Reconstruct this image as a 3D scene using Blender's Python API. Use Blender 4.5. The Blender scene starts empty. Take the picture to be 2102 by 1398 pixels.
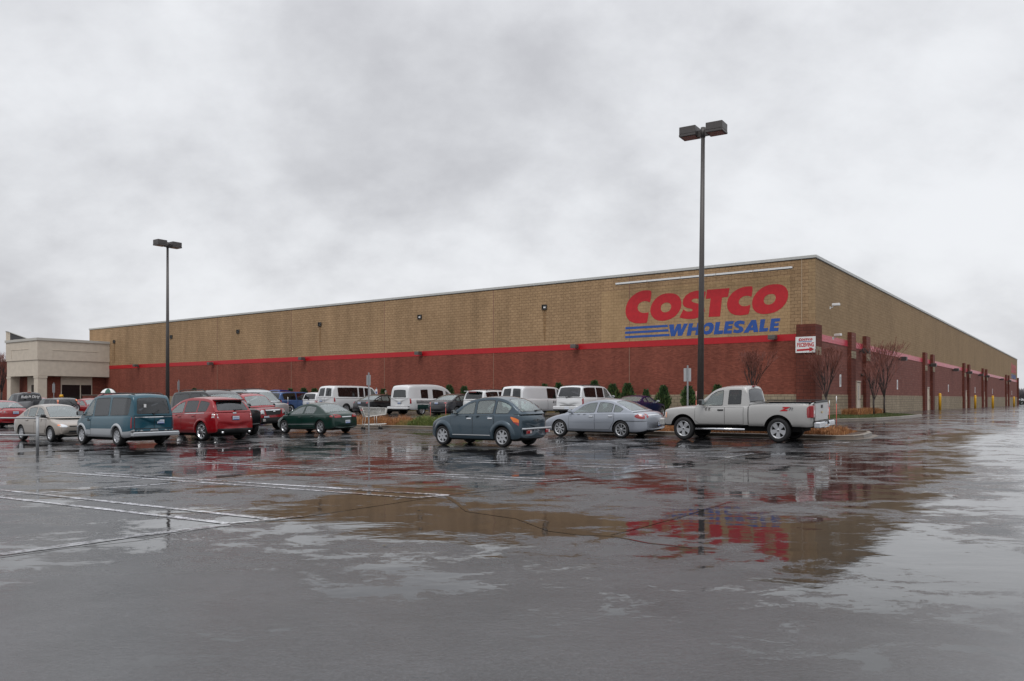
import bpy, bmesh, math, random
from mathutils import Vector, Matrix
from mathutils.bvhtree import BVHTree
from mathutils.geometry import delaunay_2d_cdt
random.seed(7)
SC = bpy.context.scene
COL = SC.collection
W0, H0, F0, HOR, EYE = 2102.0, 1398.0, 1650.0, 818.0, 1.70
# ---------------------------------------------------------------- camera
cam_d = bpy.data.cameras.new("camera"); cam = bpy.data.objects.new("camera", cam_d); COL.objects.link(cam)
cam_d.sensor_width = 36; cam_d.lens = F0 / W0 * 36; cam_d.shift_y = (HOR - H0 / 2) / W0
cam_d.clip_start = 0.1; cam_d.clip_end = 3000
cam.location = (0, 0, EYE); cam.rotation_euler = (math.radians(90), 0, 0)
SC.camera = cam
# ---------------------------------------------------------------- world: overcast sky
SUN_EL, SUN_AZ = math.radians(55), math.radians(200)
wd = bpy.data.worlds.new("World"); SC.world = wd; wd.use_nodes = True
OFF1, OFF2 = (20.1, 14.3, 3), (1.7, 5.2, 7)
def build_world():
    nt = wd.node_tree; nt.nodes.clear(); N = nt.nodes.new; L = nt.links.new
    out = N('ShaderNodeOutputWorld'); add = N('ShaderNodeAddShader'); L(add.outputs[0], out.inputs[0])
    sky = N('ShaderNodeTexSky'); sky.sky_type = 'NISHITA'; sky.sun_disc = False
    sky.sun_elevation = SUN_EL; sky.sun_rotation = SUN_AZ; sky.dust_density = 4; sky.air_density = 1.5
    b1 = N('ShaderNodeBackground'); b1.inputs[1].default_value = 0.004; L(sky.outputs[0], b1.inputs[0]); L(b1.outputs[0], add.inputs[0])
    b2 = N('ShaderNodeBackground'); b2.inputs[1].default_value = 1.0; L(b2.outputs[0], add.inputs[1])
    tc = N('ShaderNodeTexCoord'); sep = N('ShaderNodeSeparateXYZ'); L(tc.outputs['Generated'], sep.inputs[0])
    def M(op, a, b=None, c=None):
        m = N('ShaderNodeMath'); m.operation = op
        for i, v in enumerate((a, b, c)):
            if v is None: continue
            if isinstance(v, (int, float)): m.inputs[i].default_value = v
            else: L(v, m.inputs[i])
        return m.outputs[0]
    z = M('MAXIMUM', sep.outputs[2], 0.0)
    den = M('ADD', z, 0.62)
    px = M('DIVIDE', sep.outputs[0], den); py = M('DIVIDE', sep.outputs[1], den)
    cb = N('ShaderNodeCombineXYZ'); L(px, cb.inputs[0]); L(py, cb.inputs[1])
    def noise(scale, det, rough, off, dist=0.0, sx=1, sy=1):
        mp = N('ShaderNodeMapping'); mp.inputs['Location'].default_value = off; mp.inputs['Scale'].default_value = (sx, sy, 1)
        L(cb.outputs[0], mp.inputs[0])
        n = N('ShaderNodeTexNoise'); n.inputs['Scale'].default_value = scale; n.inputs['Detail'].default_value = det
        n.inputs['Roughness'].default_value = rough; n.inputs['Distortion'].default_value = dist
        L(mp.outputs[0], n.inputs['Vector']); return n.outputs[0]
    big = noise(1.6, 3, .5, OFF1, 0.15, .95, .95)
    mid = noise(4.4, 6, .55, OFF2, 0.12, .9, 1.0)
    fine = noise(13, 6, .58, (9, 2, 1), 0.1, .9, 1.1)
    v = M('ADD', M('MULTIPLY', M('SUBTRACT', big, .5), 1.25), M('MULTIPLY', M('SUBTRACT', mid, .5), .85))
    v = M('ADD', v, M('MULTIPLY', M('SUBTRACT', fine, .5), .26))
    v = M('MULTIPLY_ADD', sep.outputs[0], .0, v)           # thinner cloud toward the right
    rp = N('ShaderNodeMapRange'); rp.inputs[1].default_value = -.34; rp.inputs[2].default_value = .34
    rp.interpolation_type = 'SMOOTHSTEP'; L(v, rp.inputs[0])
    mix = N('ShaderNodeMix'); mix.data_type = 'RGBA'; L(rp.outputs[0], mix.inputs[0])
    mix.inputs[6].default_value = (.49, .495, .525, 1); mix.inputs[7].default_value = (.83, .845, .875, 1)
    # overcast sky is brighter overhead
    up = M('MULTIPLY_ADD', M('POWER', M('MAXIMUM', M('SUBTRACT', z, .38), 0.0), 1.3), 2.2, 0.93)
    vm = N('ShaderNodeVectorMath'); vm.operation = 'SCALE'; L(mix.outputs[2], vm.inputs[0]); L(up, vm.inputs[3])
    L(vm.outputs[0], b2.inputs[0])
build_world()
sd = bpy.data.lights.new("sun", 'SUN'); sd.energy = 0.9; sd.angle = math.radians(25); sd.color = (1, .97, .93)
so = bpy.data.objects.new("sun", sd); COL.objects.link(so)
so.rotation_euler = (math.radians(90) - SUN_EL, 0, math.radians(180) - SUN_AZ)
vs = SC.view_settings; vs.view_transform = 'Standard'; vs.look = 'None'; vs.exposure = 0.14; vs.gamma = 1; vs.use_curve_mapping = False

# ---------------------------------------------------------------- helpers
def mat(name, col, rough=.6, metal=0, spec=.5, coat=0, noise=0, nscale=8, bump=0, bscale=60, emit=None):
    m = bpy.data.materials.new(name); m.use_nodes = True; nt = m.node_tree; b = nt.nodes['Principled BSDF']
    b.inputs['Base Color'].default_value = (*col, 1); b.inputs['Roughness'].default_value = rough
    b.inputs['Metallic'].default_value = metal; b.inputs['Specular IOR Level'].default_value = spec
    b.inputs['Coat Weight'].default_value = coat; b.inputs['Coat Roughness'].default_value = .04
    tc = None
    if noise or bump:
        tc = nt.nodes.new('ShaderNodeTexCoord')
    if noise:
        n = nt.nodes.new('ShaderNodeTexNoise'); n.inputs['Scale'].default_value = nscale; n.inputs['Detail'].default_value = 5
        nt.links.new(tc.outputs['Object'], n.inputs['Vector'])
        mr = nt.nodes.new('ShaderNodeMapRange'); mr.inputs[3].default_value = 1 - noise; mr.inputs[4].default_value = 1 + noise
        mr.inputs[1].default_value = .3; mr.inputs[2].default_value = .7
        nt.links.new(n.outputs[0], mr.inputs[0])
        v = nt.nodes.new('ShaderNodeVectorMath'); v.operation = 'SCALE'; v.inputs[0].default_value = col
        nt.links.new(mr.outputs[0], v.inputs[3]); nt.links.new(v.outputs[0], b.inputs['Base Color'])
    if bump:
        n = nt.nodes.new('ShaderNodeTexNoise'); n.inputs['Scale'].default_value = bscale; n.inputs['Detail'].default_value = 3
        nt.links.new(tc.outputs['Object'], n.inputs['Vector'])
        bp = nt.nodes.new('ShaderNodeBump'); bp.inputs['Strength'].default_value = bump; bp.inputs['Distance'].default_value = .02
        nt.links.new(n.outputs[0], bp.inputs['Height']); nt.links.new(bp.outputs[0], b.inputs['Normal'])
    return m

class MB:
    """collects boxes, tubes and polygons into one mesh"""
    def __init__(s): s.v = []; s.f = []; s.m = []; s.sm = []
    def add(s, vs, fs, mi=0, sm=False):
        o = len(s.v); s.v += [tuple(v) for v in vs]
        for f in fs: s.f.append([i + o for i in f]); s.m.append(mi); s.sm.append(sm)
    def box(s, c, d, mi=0, M=None, bev=0):
        x, y, z = d[0] / 2, d[1] / 2, d[2] / 2
        if bev:
            b = min(bev, x * .9, y * .9, z * .9); vs = []
            for sz, zz in ((0, -z), (1, -z + b), (2, z - b), (3, z)):
                k = b if sz in (0, 3) else 0
                X, Y = x - k, y - k
                q = b * .6
                vs += [(X - q, Y, zz), (-X + q, Y, zz), (-X, Y - q, zz), (-X, -Y + q, zz), (-X + q, -Y, zz), (X - q, -Y, zz), (X, -Y + q, zz), (X, Y - q, zz)]
            fs = []
            for r in range(3):
                for i in range(8): a = r * 8 + i; b2 = r * 8 + (i + 1) % 8; fs.append((a, b2, b2 + 8, a + 8))
            fs += [tuple(range(7, -1, -1)), tuple(range(24, 32))]
        else:
            vs = [(-x, -y, -z), (x, -y, -z), (x, y, -z), (-x, y, -z), (-x, -y, z), (x, -y, z), (x, y, z), (-x, y, z)]
            fs = [(3, 2, 1, 0), (4, 5, 6, 7), (0, 1, 5, 4), (1, 2, 6, 5), (2, 3, 7, 6), (3, 0, 4, 7)]
        vs = [Vector(v) for v in vs]
        if M is not None: vs = [M @ v for v in vs]
        s.add([v + Vector(c) for v in vs], fs, mi)
    def bx(s, x0, x1, y0, y1, z0, z1, mi=0, bev=0):
        s.box(((x0 + x1) / 2, (y0 + y1) / 2, (z0 + z1) / 2), (abs(x1 - x0), abs(y1 - y0), abs(z1 - z0)), mi, None, bev)
    def tube(s, pts, rad, n=8, mi=0, cap=True):
        pts = [Vector(p) for p in pts]
        if not isinstance(rad, (list, tuple)): rad = [rad] * len(pts)
        rings = []; up = Vector((0, 0, 1))
        for i, p in enumerate(pts):
            d = (pts[min(i + 1, len(pts) - 1)] - pts[max(i - 1, 0)]).normalized()
            a = d.cross(up if abs(d.z) < .9 else Vector((1, 0, 0))).normalized(); b = d.cross(a)
            rings.append([p + (a * math.cos(2 * math.pi * k / n) + b * math.sin(2 * math.pi * k / n)) * rad[i] for k in range(n)])
        vs = [v for r in rings for v in r]; fs = []
        for i in range(len(pts) - 1):
            for k in range(n): a = i * n + k; b = i * n + (k + 1) % n; fs.append((a, a + n, b + n, b))
        if cap: fs += [tuple(range(n)), tuple(range(len(vs) - 1, len(vs) - n - 1, -1))]
        s.add(vs, fs, mi, n > 5)
    def poly(s, pts, mi=0): s.add(pts, [tuple(range(len(pts)))], mi)
    def prism(s, poly2, f0, f1, mi=0):
        """poly2 list of 2D points; f0,f1 map 2D->3D for the two ends"""
        n = len(poly2); vs = [f0(p) for p in poly2] + [f1(p) for p in poly2]
        fs = [tuple(range(n)), tuple(range(2 * n - 1, n - 1, -1))] + [(i, i + n, (i + 1) % n + n, (i + 1) % n) for i in range(n)]
        s.add(vs, fs, mi)
    def obj(s, name, mats, parent=None, loc=None):
        me = bpy.data.meshes.new(name); me.from_pydata(s.v, [], s.f)
        if not isinstance(mats, (list, tuple)): mats = [mats]
        for m in mats: me.materials.append(m)
        me.polygons.foreach_set('material_index', s.m); me.polygons.foreach_set('use_smooth', s.sm)
        me.update()
        bm = bmesh.new(); bm.from_mesh(me); bmesh.ops.recalc_face_normals(bm, faces=bm.faces); bm.to_mesh(me); bm.free()
        o = bpy.data.objects.new(name, me); COL.objects.link(o)
        if parent: o.parent = parent
        if loc: o.location = loc
        return o
def thing(name, label, cat, loc=(0, 0, 0), rz=0, group=None):
    o = bpy.data.objects.new(name, None); COL.objects.link(o); o.empty_display_size = .3
    o.location = loc; o.rotation_euler = (0, 0, rz); o['label'] = label; o['category'] = cat
    if group: o['group'] = group
    return o
def tag(o, label, cat, group=None, kind=None):
    o['label'] = label; o['category'] = cat
    if group: o['group'] = group
    if kind: o['kind'] = kind
    return o
def copy_thing(root, loc, rz, label, group=None, scale=None):
    r = root.copy(); COL.objects.link(r); r.location = loc; r.rotation_euler = (0, 0, rz); r['label'] = label
    if group: r['group'] = group
    if scale: r.scale = scale
    for ch in list(root.children):
        c = ch.copy(); COL.objects.link(c); c.parent = r
        for g in list(ch.children):
            d = g.copy(); COL.objects.link(d); d.parent = c
    return r

# ---------------------------------------------------------------- the lot: local axes of the warehouse (ex along its long front, ey along its right side)
ex = Vector((.8102, -.5861, 0)); ey = Vector((.5862, .8102, 0)); CN = Vector((17.82, 47.2, 0)); TH = math.atan2(-.5861, .8102)
def LW(a, b, z=0): p = CN + ex * a + ey * b; return Vector((p.x, p.y, z))
def sstep(t): t = max(0, min(1, t)); return t * t * (3 - 2 * t)
def ab(x, y): d = Vector((x, y, 0)) - CN; return d.dot(ex), d.dot(ey)
def gz(x, y):
    a, b = ab(x, y); v = b + 48.7
    yc = max(-8, min(45, y)); xc = max(-16, min(16, x))
    zf = .004 * yc + .0003 * xc * yc
    t = sstep((v - 22) / 20)
    z = zf * (1 - t) + .55 * t
    if v > 90: z -= .0032 * min(v - 90, 160)
    return z
def gpt(px, py):
    z = 0
    for _ in range(60):
        Y = (EYE - z) * F0 / (py - HOR); X = (px - W0 / 2) / F0 * Y
        z += (gz(X, Y) - z) * .5
    return Vector((X, Y, gz(X, Y)))
def apt(px, Y): X = (px - W0 / 2) / F0 * Y; return Vector((X, Y, gz(X, Y)))
def pz(py, Y): return EYE + (HOR - py) * Y / F0

# ---------------------------------------------------------------- wet asphalt
def wet_asphalt(name='wet_asphalt', painted=0):
    m = bpy.data.materials.new(name); m.use_nodes = True; nt = m.node_tree; N = nt.nodes.new; L = nt.links.new
    b = nt.nodes['Principled BSDF']
    tc = N('ShaderNodeTexCoord')
    def noise(scale, det=3, rough=.5, off=(0, 0, 0), dist=0, sx=1, sy=1, rot=0):
        mp = N('ShaderNodeMapping'); mp.inputs['Location'].default_value = off; mp.inputs['Scale'].default_value = (sx, sy, 1); mp.inputs['Rotation'].default_value = (0, 0, rot)
        L(tc.outputs['Object'], mp.inputs[0])
        n = N('ShaderNodeTexNoise'); n.inputs['Scale'].default_value = scale; n.inputs['Detail'].default_value = det
        n.inputs['Roughness'].default_value = rough; n.inputs['Distortion'].default_value = dist; L(mp.outputs[0], n.inputs['Vector']); return n.outputs[0]
    def M(op, a, bb=None, c=None):
        mm = N('ShaderNodeMath'); mm.operation = op
        for i, v in enumerate((a, bb, c)):
            if v is None: continue
            if isinstance(v, (int, float)): mm.inputs[i].default_value = v
            else: L(v, mm.inputs[i])
        return mm.outputs[0]
    def MR(v, a0, a1, b0, b1, st=True):
        r = N('ShaderNodeMapRange'); r.inputs[1].default_value = a0; r.inputs[2].default_value = a1; r.inputs[3].default_value = b0; r.inputs[4].default_value = b1
        if st: r.interpolation_type = 'SMOOTHSTEP'
        L(v, r.inputs[0]); return r.outputs[0]
    sep = N('ShaderNodeSeparateXYZ'); L(tc.outputs['Object'], sep.inputs[0]); X, Y = sep.outputs[0], sep.outputs[1]
    # standing-water map: low noise + where the lot drains to (the middle lane in front of the parked cars)
    def blob(cx, cy, rx, ry, rot, amp):
        c, s = math.cos(rot), math.sin(rot)
        dx = M('SUBTRACT', X, cx); dy = M('SUBTRACT', Y, cy)
        u = M('DIVIDE', M('ADD', M('MULTIPLY', dx, c), M('MULTIPLY', dy, s)), rx); v = M('DIVIDE', M('SUBTRACT', M('MULTIPLY', dy, c), M('MULTIPLY', dx, s)), ry)
        d = M('SQRT', M('ADD', M('MULTIPLY', u, u), M('MULTIPLY', v, v)))
        return MR(d, 0, 1, amp, 0)
    wn = M('ADD', noise(.35, 5, .62, (3, 9, 0), .6), M('MULTIPLY', M('SUBTRACT', noise(1.5, 5, .68, (1, 2, 0), .5, .8, 1.2), .5), 1.05))
    w = M('ADD', wn, blob(-.6, 11.2, 6.5, 3.0, -.35, .23))
    w = M('ADD', w, blob(4.0, 8.6, 3.0, 3.4, .7, .22))
    w = M('ADD', w, blob(6.5, 15, 8, 6, .9, .07))
    w = M('ADD', w, blob(14, 22, 12, 6, .9, .12))
    w = M('ADD', w, blob(-6, 24, 26, 7, -.5, .13))
    w = M('SUBTRACT', w, blob(-1, 4.0, 9, 4.5, 0, .10))
    gr = noise(48, 3, .7, (5, 5, 0)); gr2 = noise(11, 4, .65, (2, 8, 0), .3, .6, 1.6)
    wg = M('ADD', w, M('ADD', M('MULTIPLY', M('SUBTRACT', gr, .5), .30), M('MULTIPLY', M('SUBTRACT', gr2, .5), .30)))
    pud = MR(wg, .545, .59, 0, 1)
    film = MR(M('ADD', w, M('MULTIPLY', M('SUBTRACT', gr2, .5), .30)), .36, .54, 0, 1)
    # colour
    g1 = noise(38, 6, .85); g2 = noise(.8, 6, .7, (4, 4, 0)); g3 = noise(130, 3, .85)
    cmix = M('ADD', M('MULTIPLY', g1, .50), M('ADD', M('MULTIPLY', g2, .30), M('MULTIPLY', g3, .55)))
    lum = MR(cmix, .52, .86, .003, .085, False)
    lum = M('MULTIPLY', lum, MR(pud, 0, 1, 1, .42))
    if painted:
        worn = MR(M('ADD', M('MULTIPLY', g2, .4), M('MULTIPLY', noise(14, 4, .7, (3, 3, 0)), .6)), .40, .62, .0, painted)
        lum = M('ADD', lum, worn)
    cb = N('ShaderNodeCombineXYZ'); L(lum, cb.inputs[0]); L(lum, cb.inputs[1]); L(M('MULTIPLY', lum, 1.07), cb.inputs[2])
    L(cb.outputs[0], b.inputs['Base Color'])
    fg = blob(0, 1.0, 22, 9.5, 0, 1.6); fgc = M('MINIMUM', fg, 1.0); rg = M('MULTIPLY', MR(film, 0, 1, .36, .11), M('SUBTRACT', 1.0, M('MULTIPLY', fgc, .80))); rg2 = N('ShaderNodeMix'); L(pud, rg2.inputs[0]); L(rg, rg2.inputs[2]); rg2.inputs[3].default_value = .022
    L(rg2.outputs[0], b.inputs['Roughness'])
    if painted: b.inputs['Specular IOR Level'].default_value = .16
    b.inputs['IOR'].default_value = 1.50; b.inputs['Specular IOR Level'].default_value = .5
    # relief: long swells of the paving, ripples on the water, stone grain where the film is thin
    swell = M('ADD', noise(.22, 2, .4, (0, 5, 0), 0, 1, 1.7, .4), M('MULTIPLY', noise(.9, 3, .5, (7, 1, 0), .2, 1, 1.6, .5), .30))
    bp1 = N('ShaderNodeBump'); bp1.inputs['Strength'].default_value = 1; bp1.inputs['Distance'].default_value = .022; L(swell, bp1.inputs['Height'])
    rip = noise(16, 3, .5, (0, 0, 0), .3, 1, 1.4)
    bp2 = N('ShaderNodeBump'); bp2.inputs['Strength'].default_value = 1; L(rip, bp2.inputs['Height']); L(bp1.outputs[0], bp2.inputs['Normal'])
    L(M('MULTIPLY', MR(pud, 0, 1, .0028, .00030), M('SUBTRACT', 1.0, M('MULTIPLY', fgc, .35))), bp2.inputs['Distance'])
    grain = noise(120, 4, .75)
    bp3 = N('ShaderNodeBump'); bp3.inputs['Strength'].default_value = 1; L(grain, bp3.inputs['Height']); L(bp2.outputs[0], bp3.inputs['Normal'])
    L(M('MULTIPLY', MR(pud, 0, 1, .0032, .0000), M('SUBTRACT', 1.0, M('MULTIPLY', fgc, .50))), bp3.inputs['Distance'])
    L(bp3.outputs[0], b.inputs['Normal'])
    return m
M_ASPH = wet_asphalt()
def axis(lo, hi, fine0, fine1, step):
    a = [fine0 + i * step for i in range(int((fine1 - fine0) / step) + 1)]
    d = step
    while a[-1] < hi: d *= 1.35; a.append(a[-1] + d)
    d = step; l = []
    x = fine0
    while x > lo: d *= 1.35; x -= d; l.append(x)
    return l[::-1] + a
def build_ground():
    xs = axis(-1500, 1500, -70, 120, 1.25); ys = axis(-400, 2200, -10, 180, 1.25)
    vs = [(x, y, gz(x, y)) for y in ys for x in xs]; n = len(xs); fs = []
    for j in range(len(ys) - 1):
        for i in range(n - 1): a = j * n + i; fs.append((a, a + 1, a + n + 1, a + n))
    mb = MB(); mb.add(vs, fs, 0, True); o = mb.obj('parking_lot_ground', M_ASPH); o['kind'] = 'structure'
    return o
build_ground()
# painted lines and seams, laid on the asphalt
M_PAINT = wet_asphalt('worn_wet_paint', .66)
M_SEAM = mat('wet_seam', (.020, .018, .017), .05, noise=.3)
def strip_pts(pts, step=.6):
    out = [pts[0]]
    for p, q in zip(pts, pts[1:]):
        n = max(1, int((q - p).length / step))
        for i in range(1, n + 1): out.append(p.lerp(q, i / n))
    return out
def ribbon(mb, pts, w, h, jitter=0, taper=False):
    pts = strip_pts([Vector((p.x, p.y, 0)) for p in pts])
    vs = []; n = len(pts)
    for i, p in enumerate(pts):
        d = (pts[min(i + 1, n - 1)] - pts[max(i - 1, 0)]).normalized(); nn = Vector((-d.y, d.x, 0))
        ww = w * (1 + jitter * random.uniform(-1, 1))
        if taper: ww *= math.sin(math.pi * (i + .5) / n) ** .5
        jo = random.uniform(-1, 1) * jitter * w * .6
        for s in (-.5, .5):
            q = p + nn * (ww * s + jo); vs.append((q.x, q.y, gz(q.x, q.y) + h))
    mb.add(vs, [(2 * i, 2 * i + 1, 2 * i + 3, 2 * i + 2) for i in range(n - 1)], 0, True)
PL = [[(-60, 1014), (0, 1021), (470, 1075)], [(-60, 999), (0, 1006), (555, 1066)], [(470, 1075), (620, 1060)],
      [(80, 967), (850, 1022)], [(197, 971), (520, 992), (920, 1017)], [(850, 1022), (920, 1017)],
      [(335, 949), (1100, 988)], [(350, 945.5), (700, 964), (1153, 985)], [(1100, 988), (1190, 983)],
      [(540, 935.5), (1050, 951), (1310, 963)], [(560, 931), (1310, 956), (1398, 958)], [(1310, 963), (1398, 958)],
      [(1100, 928), (1500, 938)], [(1120, 924), (1545, 932)], [(1500, 938), (1545, 931)],
      [(0, 1018), (295, 997), (482, 980), (640, 966), (960, 940), (1226, 906), (1378, 900)],
      [(300, 925), (700, 915)], [(60, 926), (260, 918)], [(420, 912), (640, 903)], [(1640, 914), (1745, 908)], [(1200, 912), (1340, 910)]]
for i, l in enumerate(PL):
    mb = MB(); ribbon(mb, [gpt(*p) for p in l], .12 if i != 15 else .09, .006, .10)
    o = mb.obj('painted_line', M_PAINT); o['kind'] = 'structure'
for l, w in (([(0, 1145), (130, 1126), (280, 1110), (400, 1088), (620, 1061)], .03), ([(620, 1061), (900, 1019), (1051, 1003), (1190, 985), (1441, 947), (1546, 932)], .05),
             ([(920, 1020), (960, 1050), (1060, 1065), (1130, 1090), (1190, 1098), (1255, 1100), (1330, 1115), (1420, 1125)], .05),
             ([(1255, 1098), (1400, 1060), (1500, 1030)], .04), ([(600, 985), (760, 996), (960, 1009)], .04)):
    mb = MB(); ribbon(mb, [gpt(*p) for p in l], w, .004, .45)
    o = mb.obj('pavement_seam', M_SEAM); o['kind'] = 'structure'
mb = MB(); ribbon(mb, [gpt(*p) for p in [(0, 1139), (140, 1120), (290, 1098), (470, 1077)]], .16, .005, .25)
o = mb.obj('pavement_seam', wet_asphalt('worn_edge', .34)); o['kind'] = 'structure'
# ---------------------------------------------------------------- warehouse
def block_mat(name, c1, c2, cm, bw, bh, mortar, bump=.6, stain=.25, streak=0, rough=.85, tint=None, bdist=.02):
    m = bpy.data.materials.new(name); m.use_nodes = True; nt = m.node_tree; N = nt.nodes.new; L = nt.links.new; b = nt.nodes['Principled BSDF']
    tc = N('ShaderNodeTexCoord'); sep = N('ShaderNodeSeparateXYZ'); L(tc.outputs['Object'], sep.inputs[0])
    ad = N('ShaderNodeMath'); ad.operation = 'ADD'; L(sep.outputs[0], ad.inputs[0]); L(sep.outputs[1], ad.inputs[1])
    cb = N('ShaderNodeCombineXYZ'); L(ad.outputs[0], cb.inputs[0]); L(sep.outputs[2], cb.inputs[1])
    br = N('ShaderNodeTexBrick'); L(cb.outputs[0], br.inputs['Vector']); br.inputs['Scale'].default_value = 1
    br.inputs['Brick Width'].default_value = bw; br.inputs['Row Height'].default_value = bh; br.inputs['Mortar Size'].default_value = mortar
    br.inputs['Mortar Smooth'].default_value = .2; br.inputs['Bias'].default_value = 0
    br.inputs['Color1'].default_value = (*c1, 1); br.inputs['Color2'].default_value = (*c2, 1); br.inputs['Mortar'].default_value = (*cm, 1)
    def noise(scale, det, vec=None, sx=1, sy=1):
        mp = N('ShaderNodeMapping'); mp.inputs['Scale'].default_value = (sx, sy, 1); L(vec or cb.outputs[0], mp.inputs[0])
        n = N('ShaderNodeTexNoise'); n.inputs['Scale'].default_value = scale; n.inputs['Detail'].default_value = det; n.inputs['Roughness'].default_value = .6; L(mp.outputs[0], n.inputs['Vector']); return n.outputs[0]
    def MR(v, a0, a1, b0, b1):
        r = N('ShaderNodeMapRange'); r.inputs[1].default_value = a0; r.inputs[2].default_value = a1; r.inputs[3].default_value = b0; r.inputs[4].default_value = b1; L(v, r.inputs[0]); return r.outputs[0]
    def mul(a, b_):
        q = N('ShaderNodeMath'); q.operation = 'MULTIPLY'; L(a, q.inputs[0]); L(b_, q.inputs[1]); return q.outputs[0]
    f = mul(MR(noise(.35, 4, None, 1, .5), .3, .7, 1 - stain, 1 + stain), MR(noise(5, 3, None, 1, 2.5), .3, .7, .90, 1.10))
    if not streak and name != 'tan_split_block_side': f = mul(f, MR(noise(1.2, 3, None, 1.0, .08), .35, .65, 1.07, .88))
    vm = N('ShaderNodeVectorMath'); vm.operation = 'SCALE'; L(br.outputs[0], vm.inputs[0]); L(f, vm.inputs[3]); col = vm.outputs[0]
    if streak:   # pale lime streaks along the beds
        mx = N('ShaderNodeMix'); mx.data_type = 'RGBA'; L(MR(noise(3.2, 4, None, .25, 3.5), .60, .78, 0, streak), mx.inputs[0]); L(col, mx.inputs[6]); mx.inputs[7].default_value = (.42, .33, .30, 1); col = mx.outputs[2]
    L(col, b.inputs['Base Color']); b.inputs['Roughness'].default_value = rough; b.inputs['Specular IOR Level'].default_value = .22
    bp = N('ShaderNodeBump'); bp.inputs['Strength'].default_value = bump; bp.inputs['Distance'].default_value = bdist
    s = N('ShaderNodeMath'); s.operation = 'MULTIPLY_ADD'; L(br.outputs['Fac'], s.inputs[0]); s.inputs[1].default_value = -.6; L(noise(9, 4), s.inputs[2])
    L(s.outputs[0], bp.inputs['Height']); L(bp.outputs[0], b.inputs['Normal'])
    return m
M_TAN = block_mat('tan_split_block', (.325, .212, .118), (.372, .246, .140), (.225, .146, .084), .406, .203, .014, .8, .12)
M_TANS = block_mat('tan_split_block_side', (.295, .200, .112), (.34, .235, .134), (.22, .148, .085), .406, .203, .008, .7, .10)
M_TANL = block_mat('tan_smooth_block', (.37, .245, .132), (.41, .275, .150), (.26, .17, .095), .406, .203, .011, .4, .06)
M_RED = block_mat('red_brick', (.170, .046, .031), (.260, .076, .050), (.165, .068, .052), .203, .0677, .008, .35, .14)
M_REDS = block_mat('red_scored_block', (.185, .070, .056), (.225, .088, .070), (.135, .058, .050), .406, .203, .012, .35, .08, .55)
M_REDP = block_mat('red_brown_block', (.120, .036, .026), (.150, .046, .033), (.07, .028, .023), .406, .203, .012, .35, .10)
M_BASE = block_mat('buff_split_block', (.27, .215, .15), (.34, .28, .20), (.15, .12, .09), .406, .203, .012, .8, .12)
M_STRIPE = mat('red_band_paint', (.42, .006, .012), .42, noise=.08, nscale=3)
M_STRIPE2 = block_mat('red_band_block', (.52, .045, .075), (.58, .06, .095), (.40, .035, .055), .406, .203, .008, .3, .06, .35, .3)
M_COPE = mat('grey_metal_coping', (.46, .46, .44), .4, noise=.06)
M_DKMET = mat('bronze_metal', (.045, .042, .040), .45)
M_CREAM = mat('cream_stucco', (.56, .49, .405), .8, noise=.07, nscale=2, bump=.2)
M_CREAM2 = mat('pale_joint_sealant', (.24, .13, .09), .8)
M_WHITE = mat('white_paint', (.72, .72, .72), .4, noise=.04)
M_DOOR = mat('cream_door_paint', (.55, .45, .36), .45)
M_DARKGL = mat('dark_window_glass', (.012, .014, .016), .04, spec=.6)
M_RED1 = mat('sign_red_paint', (.46, .008, .016), .5, noise=.10, nscale=4)
M_BLUE1 = mat('sign_blue_paint', (.018, .075, .31), .5, noise=.10, nscale=4)
RX, RY = -84.9, 154.0
ZR, ZST, ZSB, ZBK = 10.14, 5.55, 5.15, 1.95
def wall_sheet(mb, kind, lo, hi, z0, z1, off=0, th=.12, mi=0):
    if kind == 'F': mb.bx(lo, hi, -off, -off + th, z0, z1, mi)
    else: mb.bx(off - th, off, lo, hi, z0, z1, mi)
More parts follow.
